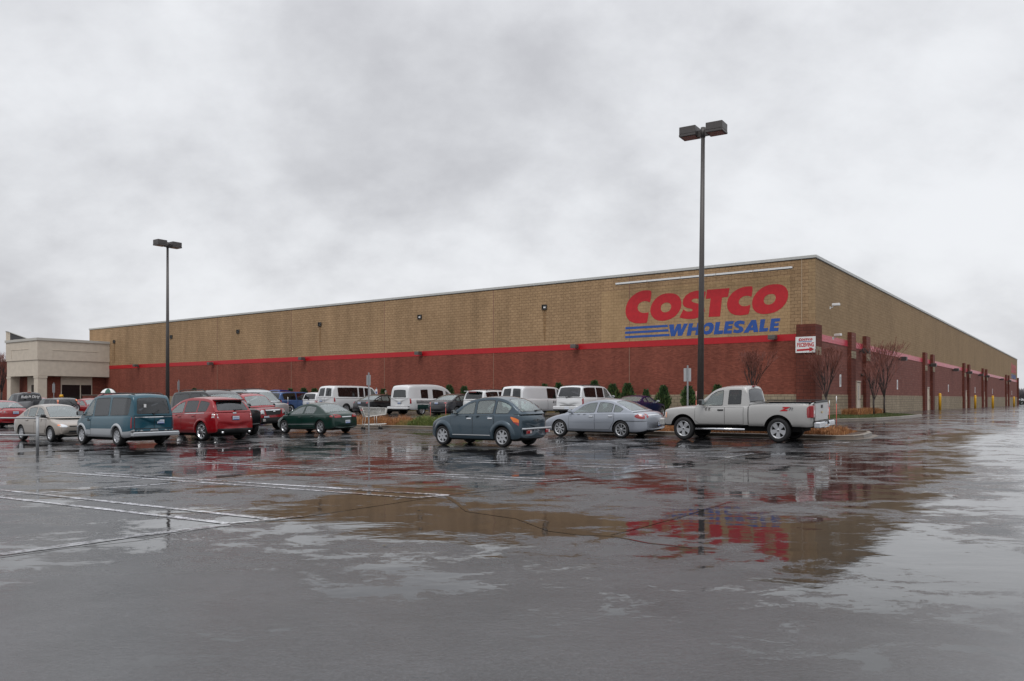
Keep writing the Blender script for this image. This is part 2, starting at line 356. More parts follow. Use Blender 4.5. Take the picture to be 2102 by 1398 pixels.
def build_warehouse():
    t = thing('warehouse_building', 'long flat roofed warehouse of tan block over red brick with a painted wall sign', 'warehouse', (CN.x, CN.y, 0), TH)
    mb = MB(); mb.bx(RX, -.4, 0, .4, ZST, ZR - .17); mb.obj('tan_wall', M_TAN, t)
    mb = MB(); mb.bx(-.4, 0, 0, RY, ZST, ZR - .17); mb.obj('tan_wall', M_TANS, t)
    mb = MB(); mb.bx(RX, -.4, .004, .4, ZBK, ZSB); mb.obj('brick_wall', M_RED, t)
    mb = MB(); mb.bx(-.4, -.004, 0, RY, ZBK, ZSB); mb.obj('brick_wall', M_REDS, t)
    mb = MB(); mb.bx(RX, -.4, -.03, .37, -1.5, ZBK); mb.obj('base_wall', M_BASE, t)
    mb = MB(); mb.bx(-.4, .03, -.03, RY, -1.5, ZBK); mb.obj('base_wall', M_BASE, t)
    mb = MB(); mb.bx(RX, -.4, -.012, .4, ZSB, ZST); mb.obj('red_stripe', M_STRIPE, t)
    mb = MB(); mb.bx(-.4, .012, -.012, RY, ZSB, ZST); mb.obj('red_stripe', M_STRIPE2, t)
    mb = MB(); mb.bx(RX, RX + .4, .4, RY, -1.5, ZR - .17); mb.bx(RX + .4, -.4, RY - .4, RY, -1.5, ZR - .17); mb.obj('rear_wall', M_TANS, t)
    mb = MB(); mb.bx(RX + .4, -.4, .4, RY - .4, ZR - .9, ZR - .7); mb.obj('roof', mat('grey_roof', (.25, .25, .25), .8), t)
    mb = MB(); mb.bx(RX - .05, .06, -.06, .45, ZR - .16, ZR); mb.bx(-.45, .06, .45, RY + .05, ZR - .16, ZR); mb.bx(RX - .05, RX + .45, .45, RY, ZR - .16, ZR)
    mb.bx(RX - .03, .035, -.035, .42, ZR - .20, ZR - .16, 1); mb.bx(-.42, .035, .42, RY + .03, ZR - .20, ZR - .16, 1)
    mb.obj('coping', [M_COPE, M_DKMET], t)
    # lighter smooth panel behind the sign
    mb = MB(); mb.bx(-14.35, -.92 - .55, -.006, .02, ZST + .01, 9.05); mb.obj('sign_panel', M_TANL, t)
    # control joints
    for px in (1292, 1013, 789, 598, 446):
        a = -fs(px); mb = MB(); mb.bx(a - .025, a + .025, -.008, .03, ZBK, ZR - .2); mb.obj('control_joint', M_CREAM2, t)
    a = -fs(1646); mb = MB(); mb.bx(a - .02, a + .02, -.03, .01, 6.0, ZR - .2); mb.obj('conduit_pipe', mat('tan_pipe', (.42, .31, .21), .6), t)
    # scuppers with rust streaks
    for px, py in ((1118, 630), (862, 650), (657, 665), (489, 680), (352, 691), (235, 701)):
        s = fs(px); Y = 47.2 + .5861 * s; z = pz(py, Y)
        mb = MB(); mb.bx(-s - .20, -s + .20, -.10, .01, z + .12, z + .15); mb.bx(-s - .20, -s - .17, -.10, .01, z - .16, z + .12); mb.bx(-s + .17, -s + .22, -.10, .01, z - .16, z + .12)
        mb.bx(-s - .22, -s + .22, -.10, .01, z - .20, z - .16); mb.bx(-s - .17, -s + .17, -.02, .01, z - .16, z + .12, 1); mb.bx(-s - .02, -s + .15, -.14, -.02, z - .10, z + .0, 2 if px in (1118, 862) else 1)
        mb.obj('scupper_box', [M_DKMET, M_DARKGL, M_WHITE], t)
        if px not in (1118, 657, 235): continue
        mb = MB(); rr = random.Random(px)
        mb.prism([(-.15, 0), (.15, 0), (.12, -1.6), (.10, -2.6), (.03, -3.0), (-.06, -2.7), (-.13, -1.7)], lambda p: (-s + p[0], -.005, z - .2 + p[1] * .8), lambda p: (-s + p[0], .01, z - .2 + p[1] * .8))
        mb.obj('rust_stain', M_STAIN, t)
    # shoebox wall lamps under the stripe
    for px, py in ((1590, 694), (1185, 712), (865, 726), (626, 737), (438, 747), (285, 751)):
        s = fs(px); Y = 47.2 + .5861 * s; z = pz(py, Y); wall_lamp(t, (-s, -.01, z), 'F')
    for b in (11.0, 24.7, 40.2, 56.5, 69.2, 82, 90.4, 114, 129.7): wall_lamp(t, (.01, b, 5.0), 'R')
    # long fluorescent strip over the sign
    s0, s1 = fs(1632), fs(1271); z0 = pz(554, 47.2 + .5861 * s0); z1 = pz(585, 47.2 + .5861 * s1); z = (z0 + z1) / 2
    mb = MB(); n = 5
    for i in range(n):
        a0 = -s0 - (s1 - s0) * i / n; a1 = -s0 - (s1 - s0) * (i + 1) / n + .05
        mb.bx(a1, a0, -.62, -.50, z - .01, z + .10); mb.bx(a1, a0, -.60, -.52, z - .055, z - .01, 1)
        am = a0 - .1; mb.tube([(am, 0, z + .12), (am, -.5, z + .04)], .02, 6, 1)
    mb.obj('light_strip', [M_WHITE, M_DKMET], t)
    # corner tower
    mb = MB(); mb.bx(-.98, .12, -.45, .0, -1.5, 6.06); mb.bx(.0, .12, .0, .95, -1.5, 6.06); mb.obj('corner_pier', M_REDP, t)
    mb = MB(); mb.bx(.12, .126, -.30, .80, 4.25, 4.75); mb.obj('accent_block', M_BASE, t)
    # paired pilasters on the side wall
    for b in (7.6, 11.9, 36.4, 40.9, 65.2, 69.9, 86.4, 91.0, 125, 130.5):
        mb = MB(); mb.bx(0, .24, b, b + 1.22, -1.5, 6.1); mb.bx(.24, .262, b + .02, b + 1.20, 4.9, 6.08, 1); mb.obj('pilaster', [M_REDP, M_REDS], t)
        mb = MB(); mb.bx(.238, .268, b + .01, b + 1.21, 4.38, 4.86); mb.obj('accent_block', M_BASE, t)
    mb = MB(); mb.bx(-.9, .3, RY - .4, RY + .35, -1.5, 6.1); mb.obj('corner_pier', M_REDP, t)
    for b in (9.95, 38.9, 67.8, 88.8, 128):
        d = MB(); zg = gz(*LW(.3, b).xy) + (.1 if b < 20 else 0)
        d.bx(0, .05, b, b + .95, zg, zg + 2.15); d.bx(0, .08, b - .06, b, zg, zg + 2.2, 1); d.bx(0, .08, b + .95, b + 1.01, zg, zg + 2.2, 1); d.bx(0, .10, b - .08, b + 1.03, zg + 2.2, zg + 2.27, 1)
        dd = d.obj('door', [M_DOOR, M_DOOR], t)
        h = MB(); h.box((.09, b + .85, zg + 1.0), (.06, .10, .06), 0); h.obj('handle', M_DKMET, dd)
        if b < 20:
            h = MB(); [h.bx(.052, .058, b + .40, b + .56, zg + .95 + k * .11, zg + 1.02 + k * .11) for k in range(9)]; h.obj('vertical_marks', mat('grey_marks', (.25, .25, .26), .5), dd)
    for b in (5.7, 24.3, 53.3, 78.4, 102, 140):
        mb = MB(); mb.bx(-.01, .02, b - .18, b + .18, 2.45, 3.25); mb.bx(.021, .024, b - .10, b + .10, 2.6, 3.1, 1); mb.obj('wall_placard', [M_WHITE, mat('grey_print', (.35, .35, .36), .5)], t)
    mb = MB(); mb.tube([(.0, 11.4, 3.35), (.16, 11.4, 3.35)], .09, 10); mb.obj('alarm_bell', M_DKMET, t)
    return t
def fs(px): r = (px - W0 / 2) / F0; return (17.82 - r * 47.2) / (.8102 + .5861 * r)
M_STAIN = block_mat('stained_block', (.24, .145, .075), (.285, .178, .092), (.16, .10, .055), .406, .203, .014, .8, .12)
def wall_lamp(t, p, side):
    mb = MB(); x, y, z = p
    if side == 'F':
        mb.bx(x - .22, x + .22, y - .62, y - .14, z - .10, z + .16, 0, .03); mb.bx(x - .06, x + .06, y - .14, y, z - .12, z + .04)
        mb.bx(x - .19, x + .19, y - .60, y - .18, z - .115, z - .10, 1)
    else:
        mb.bx(x + .16, x + .66, y - .22, y + .22, z - .14, z + .18, 0, .03); mb.bx(x, x + .16, y - .06, y + .06, z - .1, z + .06); mb.bx(x + .20, x + .62, y - .18, y + .18, z - .155, z - .14, 1)
    mb.obj('wall_lamp', [M_LAMPC if side == 'F' else M_DKMET, M_LENS], t)
M_LAMPC = mat('grey_brown_lamp', (.095, .085, .078), .5)
M_LENS = mat('lamp_lens', (.25, .25, .25), .2)
WH = build_warehouse()
# ---- the painted wall sign: outlines of the letters as they stand on the wall
LET = {
 'C1': ([(373,368),(330,362),(280,366),(230,385),(180,420),(140,470),(118,530),(115,580),(128,630),(160,667),(205,685),(255,688),(300,684),(328,682),(345,577),(320,583),(290,585),(260,578),(240,560),(232,535),(240,505),(262,482),(295,469),(330,470),(358,485)], None),
 'O1': ([(358,570),(362,530),(380,485),(415,440),(465,405),(520,392),(575,392),(620,405),(650,435),(665,480),(660,530),(640,575),(600,620),(550,648),(490,663),(440,660),(400,645),(370,610)], [(460,535),(470,505),(495,487),(525,482),(550,490),(564,510),(562,540),(545,565),(515,579),(485,578),(466,562)]),
 'S': ([(903,378),(860,366),(810,366),(750,383),(705,415),(680,455),(675,495),(690,522),(725,537),(760,543),(776,552),(766,568),(740,573),(710,568),(682,550),(645,630),(690,641),(740,645),(800,640),(850,622),(882,597),(892,565),(888,535),(868,510),(830,494),(790,484),(767,474),(762,460),(782,447),(812,443),(850,449),(884,462)], None),
 'T': ([(915,358),(1136,341),(1121,427),(1062,434),(1043,620),(930,624),(950,442),(902,447)], None),
 'C2': ([(1365,325),(1330,323),(1280,328),(1220,348),(1165,385),(1125,435),(1110,490),(1115,545),(1145,585),(1190,606),(1240,610),(1290,603),(1325,598),(1342,500),(1320,513),(1285,520),(1250,515),(1228,495),(1225,470),(1240,443),(1270,422),(1310,415),(1335,420),(1352,430)], None),
 'O2': ([(1355,490),(1365,440),(1400,385),(1450,340),(1510,312),(1580,302),(1640,305),(1685,330),(1710,375),(1710,430),(1690,485),(1650,535),(1590,575),(1520,593),(1450,597),(1400,580),(1365,545)], [(1470,460),(1480,430),(1510,405),(1550,397),(1580,405),(1590,430),(1583,465),(1560,490),(1525,505),(1490,500),(1473,482)])}
LETB = {
 'b1': ([(115,724),(528,700),(532,722),(115,746)], None), 'b2': ([(112,768),(535,744),(540,766),(112,790)], None), 'b3': ([(112,812),(545,789),(548,811),(112,833)], None),
 'W': ([(541,699),(590,696),(592,760),(622,694),(660,692),(662,752),(688,690),(727,688),(668,808),(628,810),(626,750),(600,812),(562,814)], None),
 'H': ([(738,688),(780,685),(768,728),(812,725),(822,682),(865,680),(842,800),(798,802),(806,757),(764,760),(756,806),(714,808)], None),
 'O': ([(868,750),(876,715),(900,690),(930,678),(960,680),(980,700),(982,730),(970,765),(945,788),(912,798),(882,790),(868,772)], [(890,745),(897,722),(915,712),(935,716),(940,735),(930,755),(910,764),(895,760)]),
 'L': ([(1000,675),(1045,672),(1028,758),(1075,755),(1068,790),(980,796)], None),
 'E': ([(1095,668),(1178,663),(1172,692),(1128,695),(1124,712),(1165,709),(1160,737),(1119,740),(1115,758),(1160,755),(1154,786),(1074,790)], None),
 'S': ([(1285,668),(1280,698),(1255,692),(1232,692),(1222,700),(1230,710),(1258,720),(1272,738),(1268,762),(1245,778),(1210,783),(1170,776),(1178,745),(1205,753),(1225,751),(1230,743),(1222,734),(1195,722),(1180,705),(1185,680),(1210,663),(1245,658)], None),
 'A': ([(1350,655),(1395,652),(1418,770),(1372,774),(1368,754),(1332,757),(1320,777),(1272,780)], [(1346,728),(1363,726),(1361,697)]),
 'L2': ([(1440,648),(1487,646),(1470,734),(1515,731),(1508,765),(1425,770)], None),
 'E2': ([(1545,640),(1633,636),(1628,667),(1580,670),(1577,686),(1620,683),(1615,711),(1572,714),(1569,731),(1618,728),(1612,762),(1525,766)], None)}
def smooth_poly(p, it=1):
    for _ in range(it):
        q = []
        for i in range(len(p)):
            a, b = p[i], p[(i + 1) % len(p)]
            q += [(a[0] * .8 + b[0] * .2, a[1] * .8 + b[1] * .2), (a[0] * .2 + b[0] * .8, a[1] * .2 + b[1] * .8)]
        p = q
    return p
def pip(x, y, poly):
    c = False; n = len(poly); j = n - 1
    for i in range(n):
        xi, yi = poly[i][0], poly[i][1]; xj, yj = poly[j][0], poly[j][1]
        if (yi > y) != (yj > y) and x < (xj - xi) * (y - yi) / (yj - yi) + xi: c = not c
        j = i
    return c
def cdt_fill(outer, holes=(), grid=None):
    """triangulate a 2D outline with holes; returns verts2d, tris"""
    vs = []; es = []
    for loop in [outer] + list(holes):
        o = len(vs); n = len(loop); vs += [Vector((p[0], p[1])) for p in loop]; es += [(o + i, o + (i + 1) % n) for i in range(n)]
    if grid:
        x0 = min(p[0] for p in outer); x1 = max(p[0] for p in outer); y0 = min(p[1] for p in outer); y1 = max(p[1] for p in outer)
        x = x0 + grid * .5
        while x < x1:
            y = y0 + grid * .5
            while y < y1:
                if pip(x, y, outer): vs.append(Vector((x, y)))
                y += grid
            x += grid
    r = delaunay_2d_cdt(vs, es, [], 0, 1e-5)
    tv, tf = r[0], r[2]; out = []
    for f in tf:
        cx = sum(tv[i].x for i in f) / len(f); cy = sum(tv[i].y for i in f) / len(f)
        if pip(cx, cy, outer) and not any(pip(cx, cy, h) for h in holes): out.append(tuple(f))
    return tv, out
def wall_xy(cx, cy):
    px = 1260 + cx / 4.777; py = 520 + cy / 4.777; s = fs(px); return (-s, pz(py, 47.2 + .5861 * s))
SIGN2D = []
for dct, mi, nm in ((LET, 0, 'red_lettering'), (LETB, 1, 'blue_lettering')):
    mb = MB()
    for k, (o, h) in dct.items():
        curved = k[0] in 'COS' ; o2 = [wall_xy(*p) for p in (smooth_poly(o) if curved and k != 'S' or h and k[0] == 'O' else o)]
        hs = [[wall_xy(*p) for p in (smooth_poly(h) if k[0] == 'O' else h)]] if h else []
        SIGN2D.append((mi, o2, hs))
        tv, tf = cdt_fill(o2, hs); mb.add([(p.x, -.016, p.y) for p in tv], tf)
    mb.obj(nm, [M_RED1, M_BLUE1][mi], WH)
xs_ = [p[0] for s in SIGN2D for p in s[1]]; SA0, SA1 = min(xs_), max(xs_); zs_ = [p[1] for s in SIGN2D for p in s[1]]; SZ0, SZ1 = min(zs_), max(zs_)
for mi, nm in ((0, 'red_lettering'), (1, 'blue_lettering')):      # the same sign at the far end of the side wall
    mb = MB()
    for m_, o, h in SIGN2D:
        if m_ != mi: continue
        tv, tf = cdt_fill(o, h); mb.add([(.02, 138.5 + (p.x - SA0) * 1.12, p.y) for p in tv], tf)
    mb.obj(nm, [M_RED1, M_BLUE1][mi], WH)
# ---- receiving sign board on the corner pier
def text_mesh(name, txt, m, size, parent, loc, rot, sx=1, shear=0, bold=.0, ext=.002, align='CENTER'):
    cu = bpy.data.curves.new(name, 'FONT'); cu.body = txt; cu.size = size; cu.shear = shear; cu.align_x = align; cu.align_y = 'CENTER'; cu.offset = bold; cu.extrude = ext
    tmp = bpy.data.objects.new('tmp', cu); COL.objects.link(tmp); dg = bpy.context.evaluated_depsgraph_get()
    me = bpy.data.meshes.new_from_object(tmp.evaluated_get(dg)); bpy.data.objects.remove(tmp); me.name = name; me.materials.clear(); me.materials.append(m)
    for v in me.vertices: v.co.x *= sx
    o = bpy.data.objects.new(name, me); COL.objects.link(o); o.parent = parent; o.location = loc; o.rotation_euler = rot
    return o
def receiving_sign():
    Yp = 46.85; z0, z1 = pz(723.5, Yp), pz(690.5, Yp); w = 1.14
    p = LW(-.43, -.49); t = thing('receiving_sign', 'white receiving sign board with red arrow on the brick corner pier', 'sign', (p.x, p.y, z0), TH)
    h = z1 - z0
    mb = MB(); mb.bx(-w / 2, w / 2, -.015, .015, 0, h, 0); mb.obj('board', M_WHITE, t)
    R = mat('sign_red_print', (.45, .012, .02), .45)
    k = .80 / (SA1 - SA0)
    for mi, nm, mm in ((0, 'red_lettering', R), (1, 'blue_lettering', M_BLUE1)):
        mb = MB()
        for m_, o, hh in SIGN2D:
            if m_ != mi: continue
            tv, tf = cdt_fill(o, hh); mb.add([((q.x - (SA0 + SA1) / 2) * k, -.018, h - .16 + (q.y - SZ1) * k + .08) for q in tv], tf)
        mb.obj(nm, mm, t)
    text_mesh('receiving_text', 'RECEIVING', R, .33, t, (0, -.017, h * .48), (math.radians(90), 0, 0), .60, 0, .012)
    mb = MB(); pts = [(-.50, .10), (.22, .13), (.22, .04), (.50, .20), (.22, .34), (.22, .25), (-.50, .22)]
    mb.prism(pts, lambda q: (q[0], -.019, q[1] * h / .98), lambda q: (q[0], -.016, q[1] * h / .98)); mb.obj('arrow', R, t)
receiving_sign()
def cctv(a, b, z, rz, label, ln=.5):
    p = LW(a, b); t = thing('security_camera', label, 'camera', (p.x, p.y, z), TH + rz, 'security cameras on the warehouse corner')
    mb = MB(); mb.box((.0, -ln / 2 - .1, 0), (.16, ln, .15), 0, None, .02); mb.obj('housing', M_WHITE, t)
    mb = MB(); mb.tube([(0, 0, -.18), (0, -.12, -.16), (0, -.2, -.06)], .025, 6); mb.box((0, 0, -.18), (.14, .04, .14)); mb.obj('bracket', M_WHITE, t)
cctv(.45, 1.5, pz(626, 48.2), math.radians(95), 'white security camera high on the tan block by the corner', .45)
cctv(.34, 2.6, pz(688, 49), math.radians(70), 'white security camera aimed down beside the brick pier top', .45)

# ---------------------------------------------------------------- store entrance (left)
def build_entrance():
    o = LW(-80.2 , -7.95); t = thing('store_entrance', 'cream stucco entrance block with recessed brick front and dark windows', 'building', (o.x, o.y, 0), TH)
    zt, zm, zb = 8.35, 5.95, 4.2; L, Wd = 7.95, 7.8
    # local: x 0 = right face plane, extends to -Wd ; y 0 = near face, to L
    mb = MB(); mb.bx(-Wd, 0, 0, L, zm, zt - .28); mb.bx(-Wd + .08, -.08, .08, L, zb, zm)
    # recessed field frames on the faces
    for (y0, y1) in ((1.6, 6.6),):
        for a in ((y0, y1, 7.05, 7.09), (y0, y0 + .04, 6.25, 7.05)): mb.bx(0, .03, a[0], a[1], a[2], a[3])
    mb.bx(-6.4, -2.2, -.03, 0, 7.15, 7.19); mb.bx(-6.4, -6.36, -.03, 0, 6.25, 7.15)
    mb.obj('fascia', M_CREAM, t)
    mb = MB(); mb.bx(-Wd - .1, .1, -.1, L, zt - .28, zt, 0); mb.obj('coping', mat('pale_coping', (.46, .44, .40), .5), t)
    for x, y in ((-.55, .55), (-Wd + .55, .55)):
        mb = MB(); mb.bx(x - .47, x + .47, y - .47, y + .47, -1, zb - .02); mb.bx(x - .51, x + .51, y - .51, y + .51, zb - .25, zb - .02); mb.obj('column', M_CREAM, t)
    mb = MB(); mb.bx(-Wd, -1.3, 1.4, 1.7, -1, zb); mb.bx(-1.3, -1.0, 1.4, L, -1, zb); mb.obj('brick_wall', M_RED, t)
    mb = MB(); mb.bx(-1.0, -.97, 3.0, 6.3, 1.0, zb - .02, 0); mb.bx(-.99, -.94, 2.9, 3.0, 1.0, zb - .02, 2); mb.bx(-.99, -.94, 6.3, 6.4, 1.0, zb - .02, 2); mb.bx(-.97, -.955, 3.0, 6.3, 1.0, zb - .95, 1); mb.bx(-.955, -.945, 5.0, 5.12, 1.0, zb - .95, 0)
    mb.obj('window', [M_CREAM, M_DARKGL, M_CREAM], t)
    mb = MB(); mb.bx(-5.6, -2.2, 1.37, 1.4, 0, zb - .02, 0); mb.bx(-4.6, -2.4, 1.355, 1.37, 0, zb - .95, 1); mb.obj('window', [M_CREAM, M_DARKGL], t)
    mb = MB(); mb.bx(-Wd, -Wd + .35, .0, .3, zt, zt + 1.0, 0); T3 = [(.3, zt), (3.0, zt), (.3, zt + .95)]; mb.prism(T3, lambda p: (-Wd + .05, p[0], p[1]), lambda p: (-Wd + .35, p[0], p[1]), 1); T4 = [(-.05, zt + 1.0), (-.05, zt + 1.08), (3.05, zt + .08), (3.05, zt)]; mb.prism(T4, lambda p: (-Wd - .05, p[0], p[1]), lambda p: (-Wd + .42, p[0], p[1]), 2); mb.obj('canopy_parapet', [M_CREAM, mat('dark_membrane', (.06, .06, .065), .6), M_COPE], t)
build_entrance()
def far_left_building():
    p = apt(-12, 130); t = thing('brick_building', 'red brick building at the far left edge beyond the entrance', 'building', (p.x, p.y, 0), TH)
    mb = MB(); mb.bx(-30, 3.2, 0, 20, -1.5, 7.6); mb.obj('brick_wall', M_RED, t)
    mb = MB(); mb.bx(-30.1, 3.3, -.1, 20, 7.6, 7.85); mb.obj('coping', M_COPE, t)
    mb = MB(); mb.bx(-25, -1, -.05, 0, .3, 2.6); mb.obj('window', M_DARKGL, t)
far_left_building()
# ---------------------------------------------------------------- vehicles
def paint(name, c, metal=.35, rough=.32): return mat(name, c, rough, metal, .25, .75)
def glass_mat(name, col, tr, fog=.0):
    m = bpy.data.materials.new(name); m.use_nodes = True; nt = m.node_tree; nt.nodes.clear(); N = nt.nodes.new; L = nt.links.new
    o = N('ShaderNodeOutputMaterial'); g = N('ShaderNodeBsdfGlossy'); g.inputs['Roughness'].default_value = .03; g.inputs['Color'].default_value = (.95, .97, 1, 1)
    t = N('ShaderNodeBsdfTransparent'); t.inputs['Color'].default_value = (col[0] * tr, col[1] * tr, col[2] * tr, 1)
    f = N('ShaderNodeFresnel'); f.inputs[0].default_value = 1.5; mr = N('ShaderNodeMapRange'); mr.inputs[1].default_value = 0; mr.inputs[2].default_value = 1; mr.inputs[3].default_value = .035; mr.inputs[4].default_value = 1
    L(f.outputs[0], mr.inputs[0]); mx = N('ShaderNodeMixShader'); L(mr.outputs[0], mx.inputs[0])
    df = N('ShaderNodeBsdfDiffuse'); df.inputs[0].default_value = (.50, .57, .56, 1); m0 = N('ShaderNodeMixShader'); m0.inputs[0].default_value = fog   # rain film and mist on the pane
    L(t.outputs[0], m0.inputs[1]); L(df.outputs[0], m0.inputs[2]); L(m0.outputs[0], mx.inputs[1]); L(g.outputs[0], mx.inputs[2])
    L(mx.outputs[0], o.inputs[0]); return m
G_CLEAR = glass_mat('clear_car_glass', (.80, .93, .90), .88, .26); G_TINT = glass_mat('tinted_car_glass', (.60, .64, .70), .16, .012)
M_TRIM = mat('black_rubber_trim', (.012, .012, .013), .45); M_TYRE = mat('tyre_rubber', (.010, .010, .011), .75, bump=.2, bscale=90)
M_RIM = mat('silver_alloy', (.50, .51, .53), .28, .75); M_CHROME = mat('chrome', (.72, .73, .75), .10, 1); M_WELL = mat('dark_underside', (.008, .008, .008), .9)
M_SEAT = mat('grey_seat_fabric', (.16, .155, .15), .9); M_SEATD = mat('dark_seat_fabric', (.04, .04, .042), .9); M_INT = mat('dark_interior', (.03, .03, .032), .9)
M_TAIL = mat('red_lamp_lens', (.27, .004, .008), .12, 0, .6, 1); M_TAILC = mat('clear_lamp_lens', (.62, .60, .60), .12, .2, .6, 1); M_AMB = mat('amber_lamp_lens', (.75, .16, .01), .15, 0, .5, 1)
M_HEAD = mat('headlight_lens', (.60, .62, .64), .08, .5, .6, 1); M_PLATE = mat('plate_white', (.62, .66, .72), .4); M_PBLUE = mat('plate_blue', (.10, .18, .45), .4); M_SEAM2 = mat('panel_gap', (.012, .012, .013), .8)
def mono(pts, x):
    """piecewise linear lookup; pts sorted descending in x"""
    if x >= pts[0][0]: return pts[0][1]
    for (x0, y0), (x1, y1) in zip(pts, pts[1:]):
        if x0 >= x >= x1: return y0 + (y1 - y0) * ((x0 - x) / (x0 - x1) if x0 > x1 else 0)
    return pts[-1][1]
def chaikin(p, it=2):
    for _ in range(it):
        q = [p[0]]
        for a, b in zip(p, p[1:]): q += [(a[0] * .75 + b[0] * .25, a[1] * .75 + b[1] * .25), (a[0] * .25 + b[0] * .75, a[1] * .25 + b[1] * .75)]
        p = q + [p[-1]]
    return p
class Car:
    def __init__(s, S, root, pm, pm2=None):
        s.S = S; s.t = root; s.pm = pm; s.pm2 = pm2 or pm
        s.W = S['W'] / 2; s.belt = S['belt']; s.R = S.get('R', .32)
        s.deck = chaikin(S['deck'], 1); s.xf, s.xr = S['deck'][0][0], S['deck'][-1][0]
        s.cab0, s.cab1 = S['roof'][0][0], S['roof'][-1][0]
        s.lower(); s.house()
    def w(s, x):
        xe = s.xf if x > 0 else -s.xr; x0 = xe - s.S.get('taper', .9 if x > 0 else .7); k = max(0, (abs(x) - x0) / (xe - x0)); k = min(1, k)
        return s.W * (1 - s.S.get('tap', (.17 if x > 0 else .11)) * k ** 2.2) if x > 0 else s.W * (1 - s.S.get('tapr', .11) * k ** 2.2)
    def lower(s):
        S = s.S; st = []
        n = 26; xs = [s.xf - (s.xf - s.xr) * (i / n) for i in range(n + 1)]
        xs = sorted(set([round(x, 3) for x in xs] + [round(s.xf - d, 3) for d in (.025, .07)] + [round(s.xr + d, 3) for d in (.025, .07)] + [round(s.cab0, 3), round(s.cab1, 3)]), reverse=True)
        vs = []; fs = []; NR = 0; rings = []
        zb0, zbe = S.get('zb', .20), S.get('zbe', .26)
        for x in xs:
            df, dr = s.xf - x, x - s.xr; d = min(df, dr)
            zlow = zb0 + (zbe - zb0) * max(0, 1 - d / .45)
            zt = mono(s.deck, x); incab = s.cab1 - .02 <= x <= s.cab0 + .02
            zs = mono(s.belt, x) if incab else min(zt - S.get('drop', .045), 9)
            if incab: zt = zs - .03
            w = s.w(x); k = 1
            if d < .10: k = 1 - .035 * (1 - d / .10) ** 2
            if zs < zlow + .15: zlow = zs - .15
            h = zs - zlow; w *= k
            e = max(0, 1 - d / .12); zl = zlow + .05 * e
            P = [(0, zl), (.78 * w, zl), (.955 * w, zl + .03 + .02 * e), (.99 * w, zl + .16 * h), (1.0 * w, zl + .45 * h), (.995 * w, zl + .68 * h), (.975 * w, zl + .86 * h), (.945 * w, zs - .02), (.915 * w, zs + .0), (.5 * w, zt - .004), (0, zt)]
            ring = [(x, -y, z) for y, z in P[::-1]][:-1] + [(x, y, z) for y, z in P]
            ring = ring[:-1] if False else ring
            ring = [(x, -y, z) for y, z in P[1:-1][::-1]] + [(x, 0, P[0][1])] + [(x, y, z) for y, z in P[1:-1]] + [(x, 0, P[-1][1])]
            rings.append(ring)
        # bow the ends in plan
        NR = len(rings[0])
        for i, rg in enumerate(rings):
            for (x, y, z) in rg:
                kf = max(0, 1 - (s.xf - x) / .9); kr = max(0, 1 - (x - s.xr) / .7); q = (y / s.W) ** 2
                vs.append((x - S.get('bowf', .20) * kf * q + S.get('bowr', .10) * kr * q, y, z))
        for i in range(len(rings) - 1):
            for j in range(NR): a = i * NR + j; b = i * NR + (j + 1) % NR; fs.append((a, b, b + NR, a + NR))
        for e, idx in ((0, 0), (1, len(rings) - 1)):
            base = idx * NR; c = [sum(vs[base + j][k] for j in range(NR)) / NR for k in range(3)]; o = len(vs)
            for q, kk in ((.6, .012), (.25, .016)):
                for j in range(NR):
                    v = vs[base + j]; vs.append((v[0] + (kk if e == 0 else -kk), c[1] + (v[1] - c[1]) * q, c[2] + (v[2] - c[2]) * q))
            for r0, r1 in ((base, o), (o, o + NR)):
                for j in range(NR):
                    f = (r0 + j, r0 + (j + 1) % NR, r1 + (j + 1) % NR, r1 + j); fs.append(f if e else f[::-1])
            cap = [o + NR + j for j in range(NR)]; fs.append(cap if e else cap[::-1])
        me = bpy.data.meshes.new('tmpbody'); me.from_pydata(vs, [], [list(f) for f in fs]); me.update()
        bm = bmesh.new(); bm.from_mesh(me); bmesh.ops.recalc_face_normals(bm, faces=bm.faces); bm.to_mesh(me); bm.free()
        o = bpy.data.objects.new('tmpbody', me); COL.objects.link(o)
        ss = o.modifiers.new('s', 'SUBSURF'); ss.levels = ss.render_levels = 1
        dg = bpy.context.evaluated_depsgraph_get(); full = bpy.data.meshes.new_from_object(o.evaluated_get(dg))
        s.bvh = BVHTree.FromPolygons([v.co.copy() for v in full.vertices], [tuple(p.vertices) for p in full.polygons])
        # cut wheel arches (and the bed)
        Ra = s.R + S.get('arch', .055); s.Ra = Ra; mb = MB(); hw = S['WB'] / 2
        s.wx = (hw, -hw)
        for wx in s.wx:
            for sd in (1, -1):
                n = 36; c0 = [(wx + Ra * math.cos(2 * math.pi * k / n), s.R + Ra * math.sin(2 * math.pi * k / n)) for k in range(n)]
                y0, y1 = sd * s.W * .60, sd * (s.W + .2)
                if sd < 0: c0 = c0[::-1]
                mb.prism(c0, lambda p: (p[0], y0, p[1]), lambda p: (p[0], y1, p[1]))
        if 'bed' in S:
            b0, b1, bz = S['bed']; mb.bx(b1, b0, -s.W * .86, s.W * .86, bz, 3)
        co = mb.obj('tmpcut', M_WELL); bo = o.modifiers.new('b', 'BOOLEAN'); bo.operation = 'DIFFERENCE'; bo.object = co; bo.solver = 'EXACT'
        dg = bpy.context.evaluated_depsgraph_get(); me2 = bpy.data.meshes.new_from_object(o.evaluated_get(dg))
        bpy.data.objects.remove(o); bpy.data.objects.remove(co)
        s.bv = [v.co.copy() for v in me2.vertices]; s.bf = [tuple(p.vertices) for p in me2.polygons]; s.bm = []
        two = S.get('two')
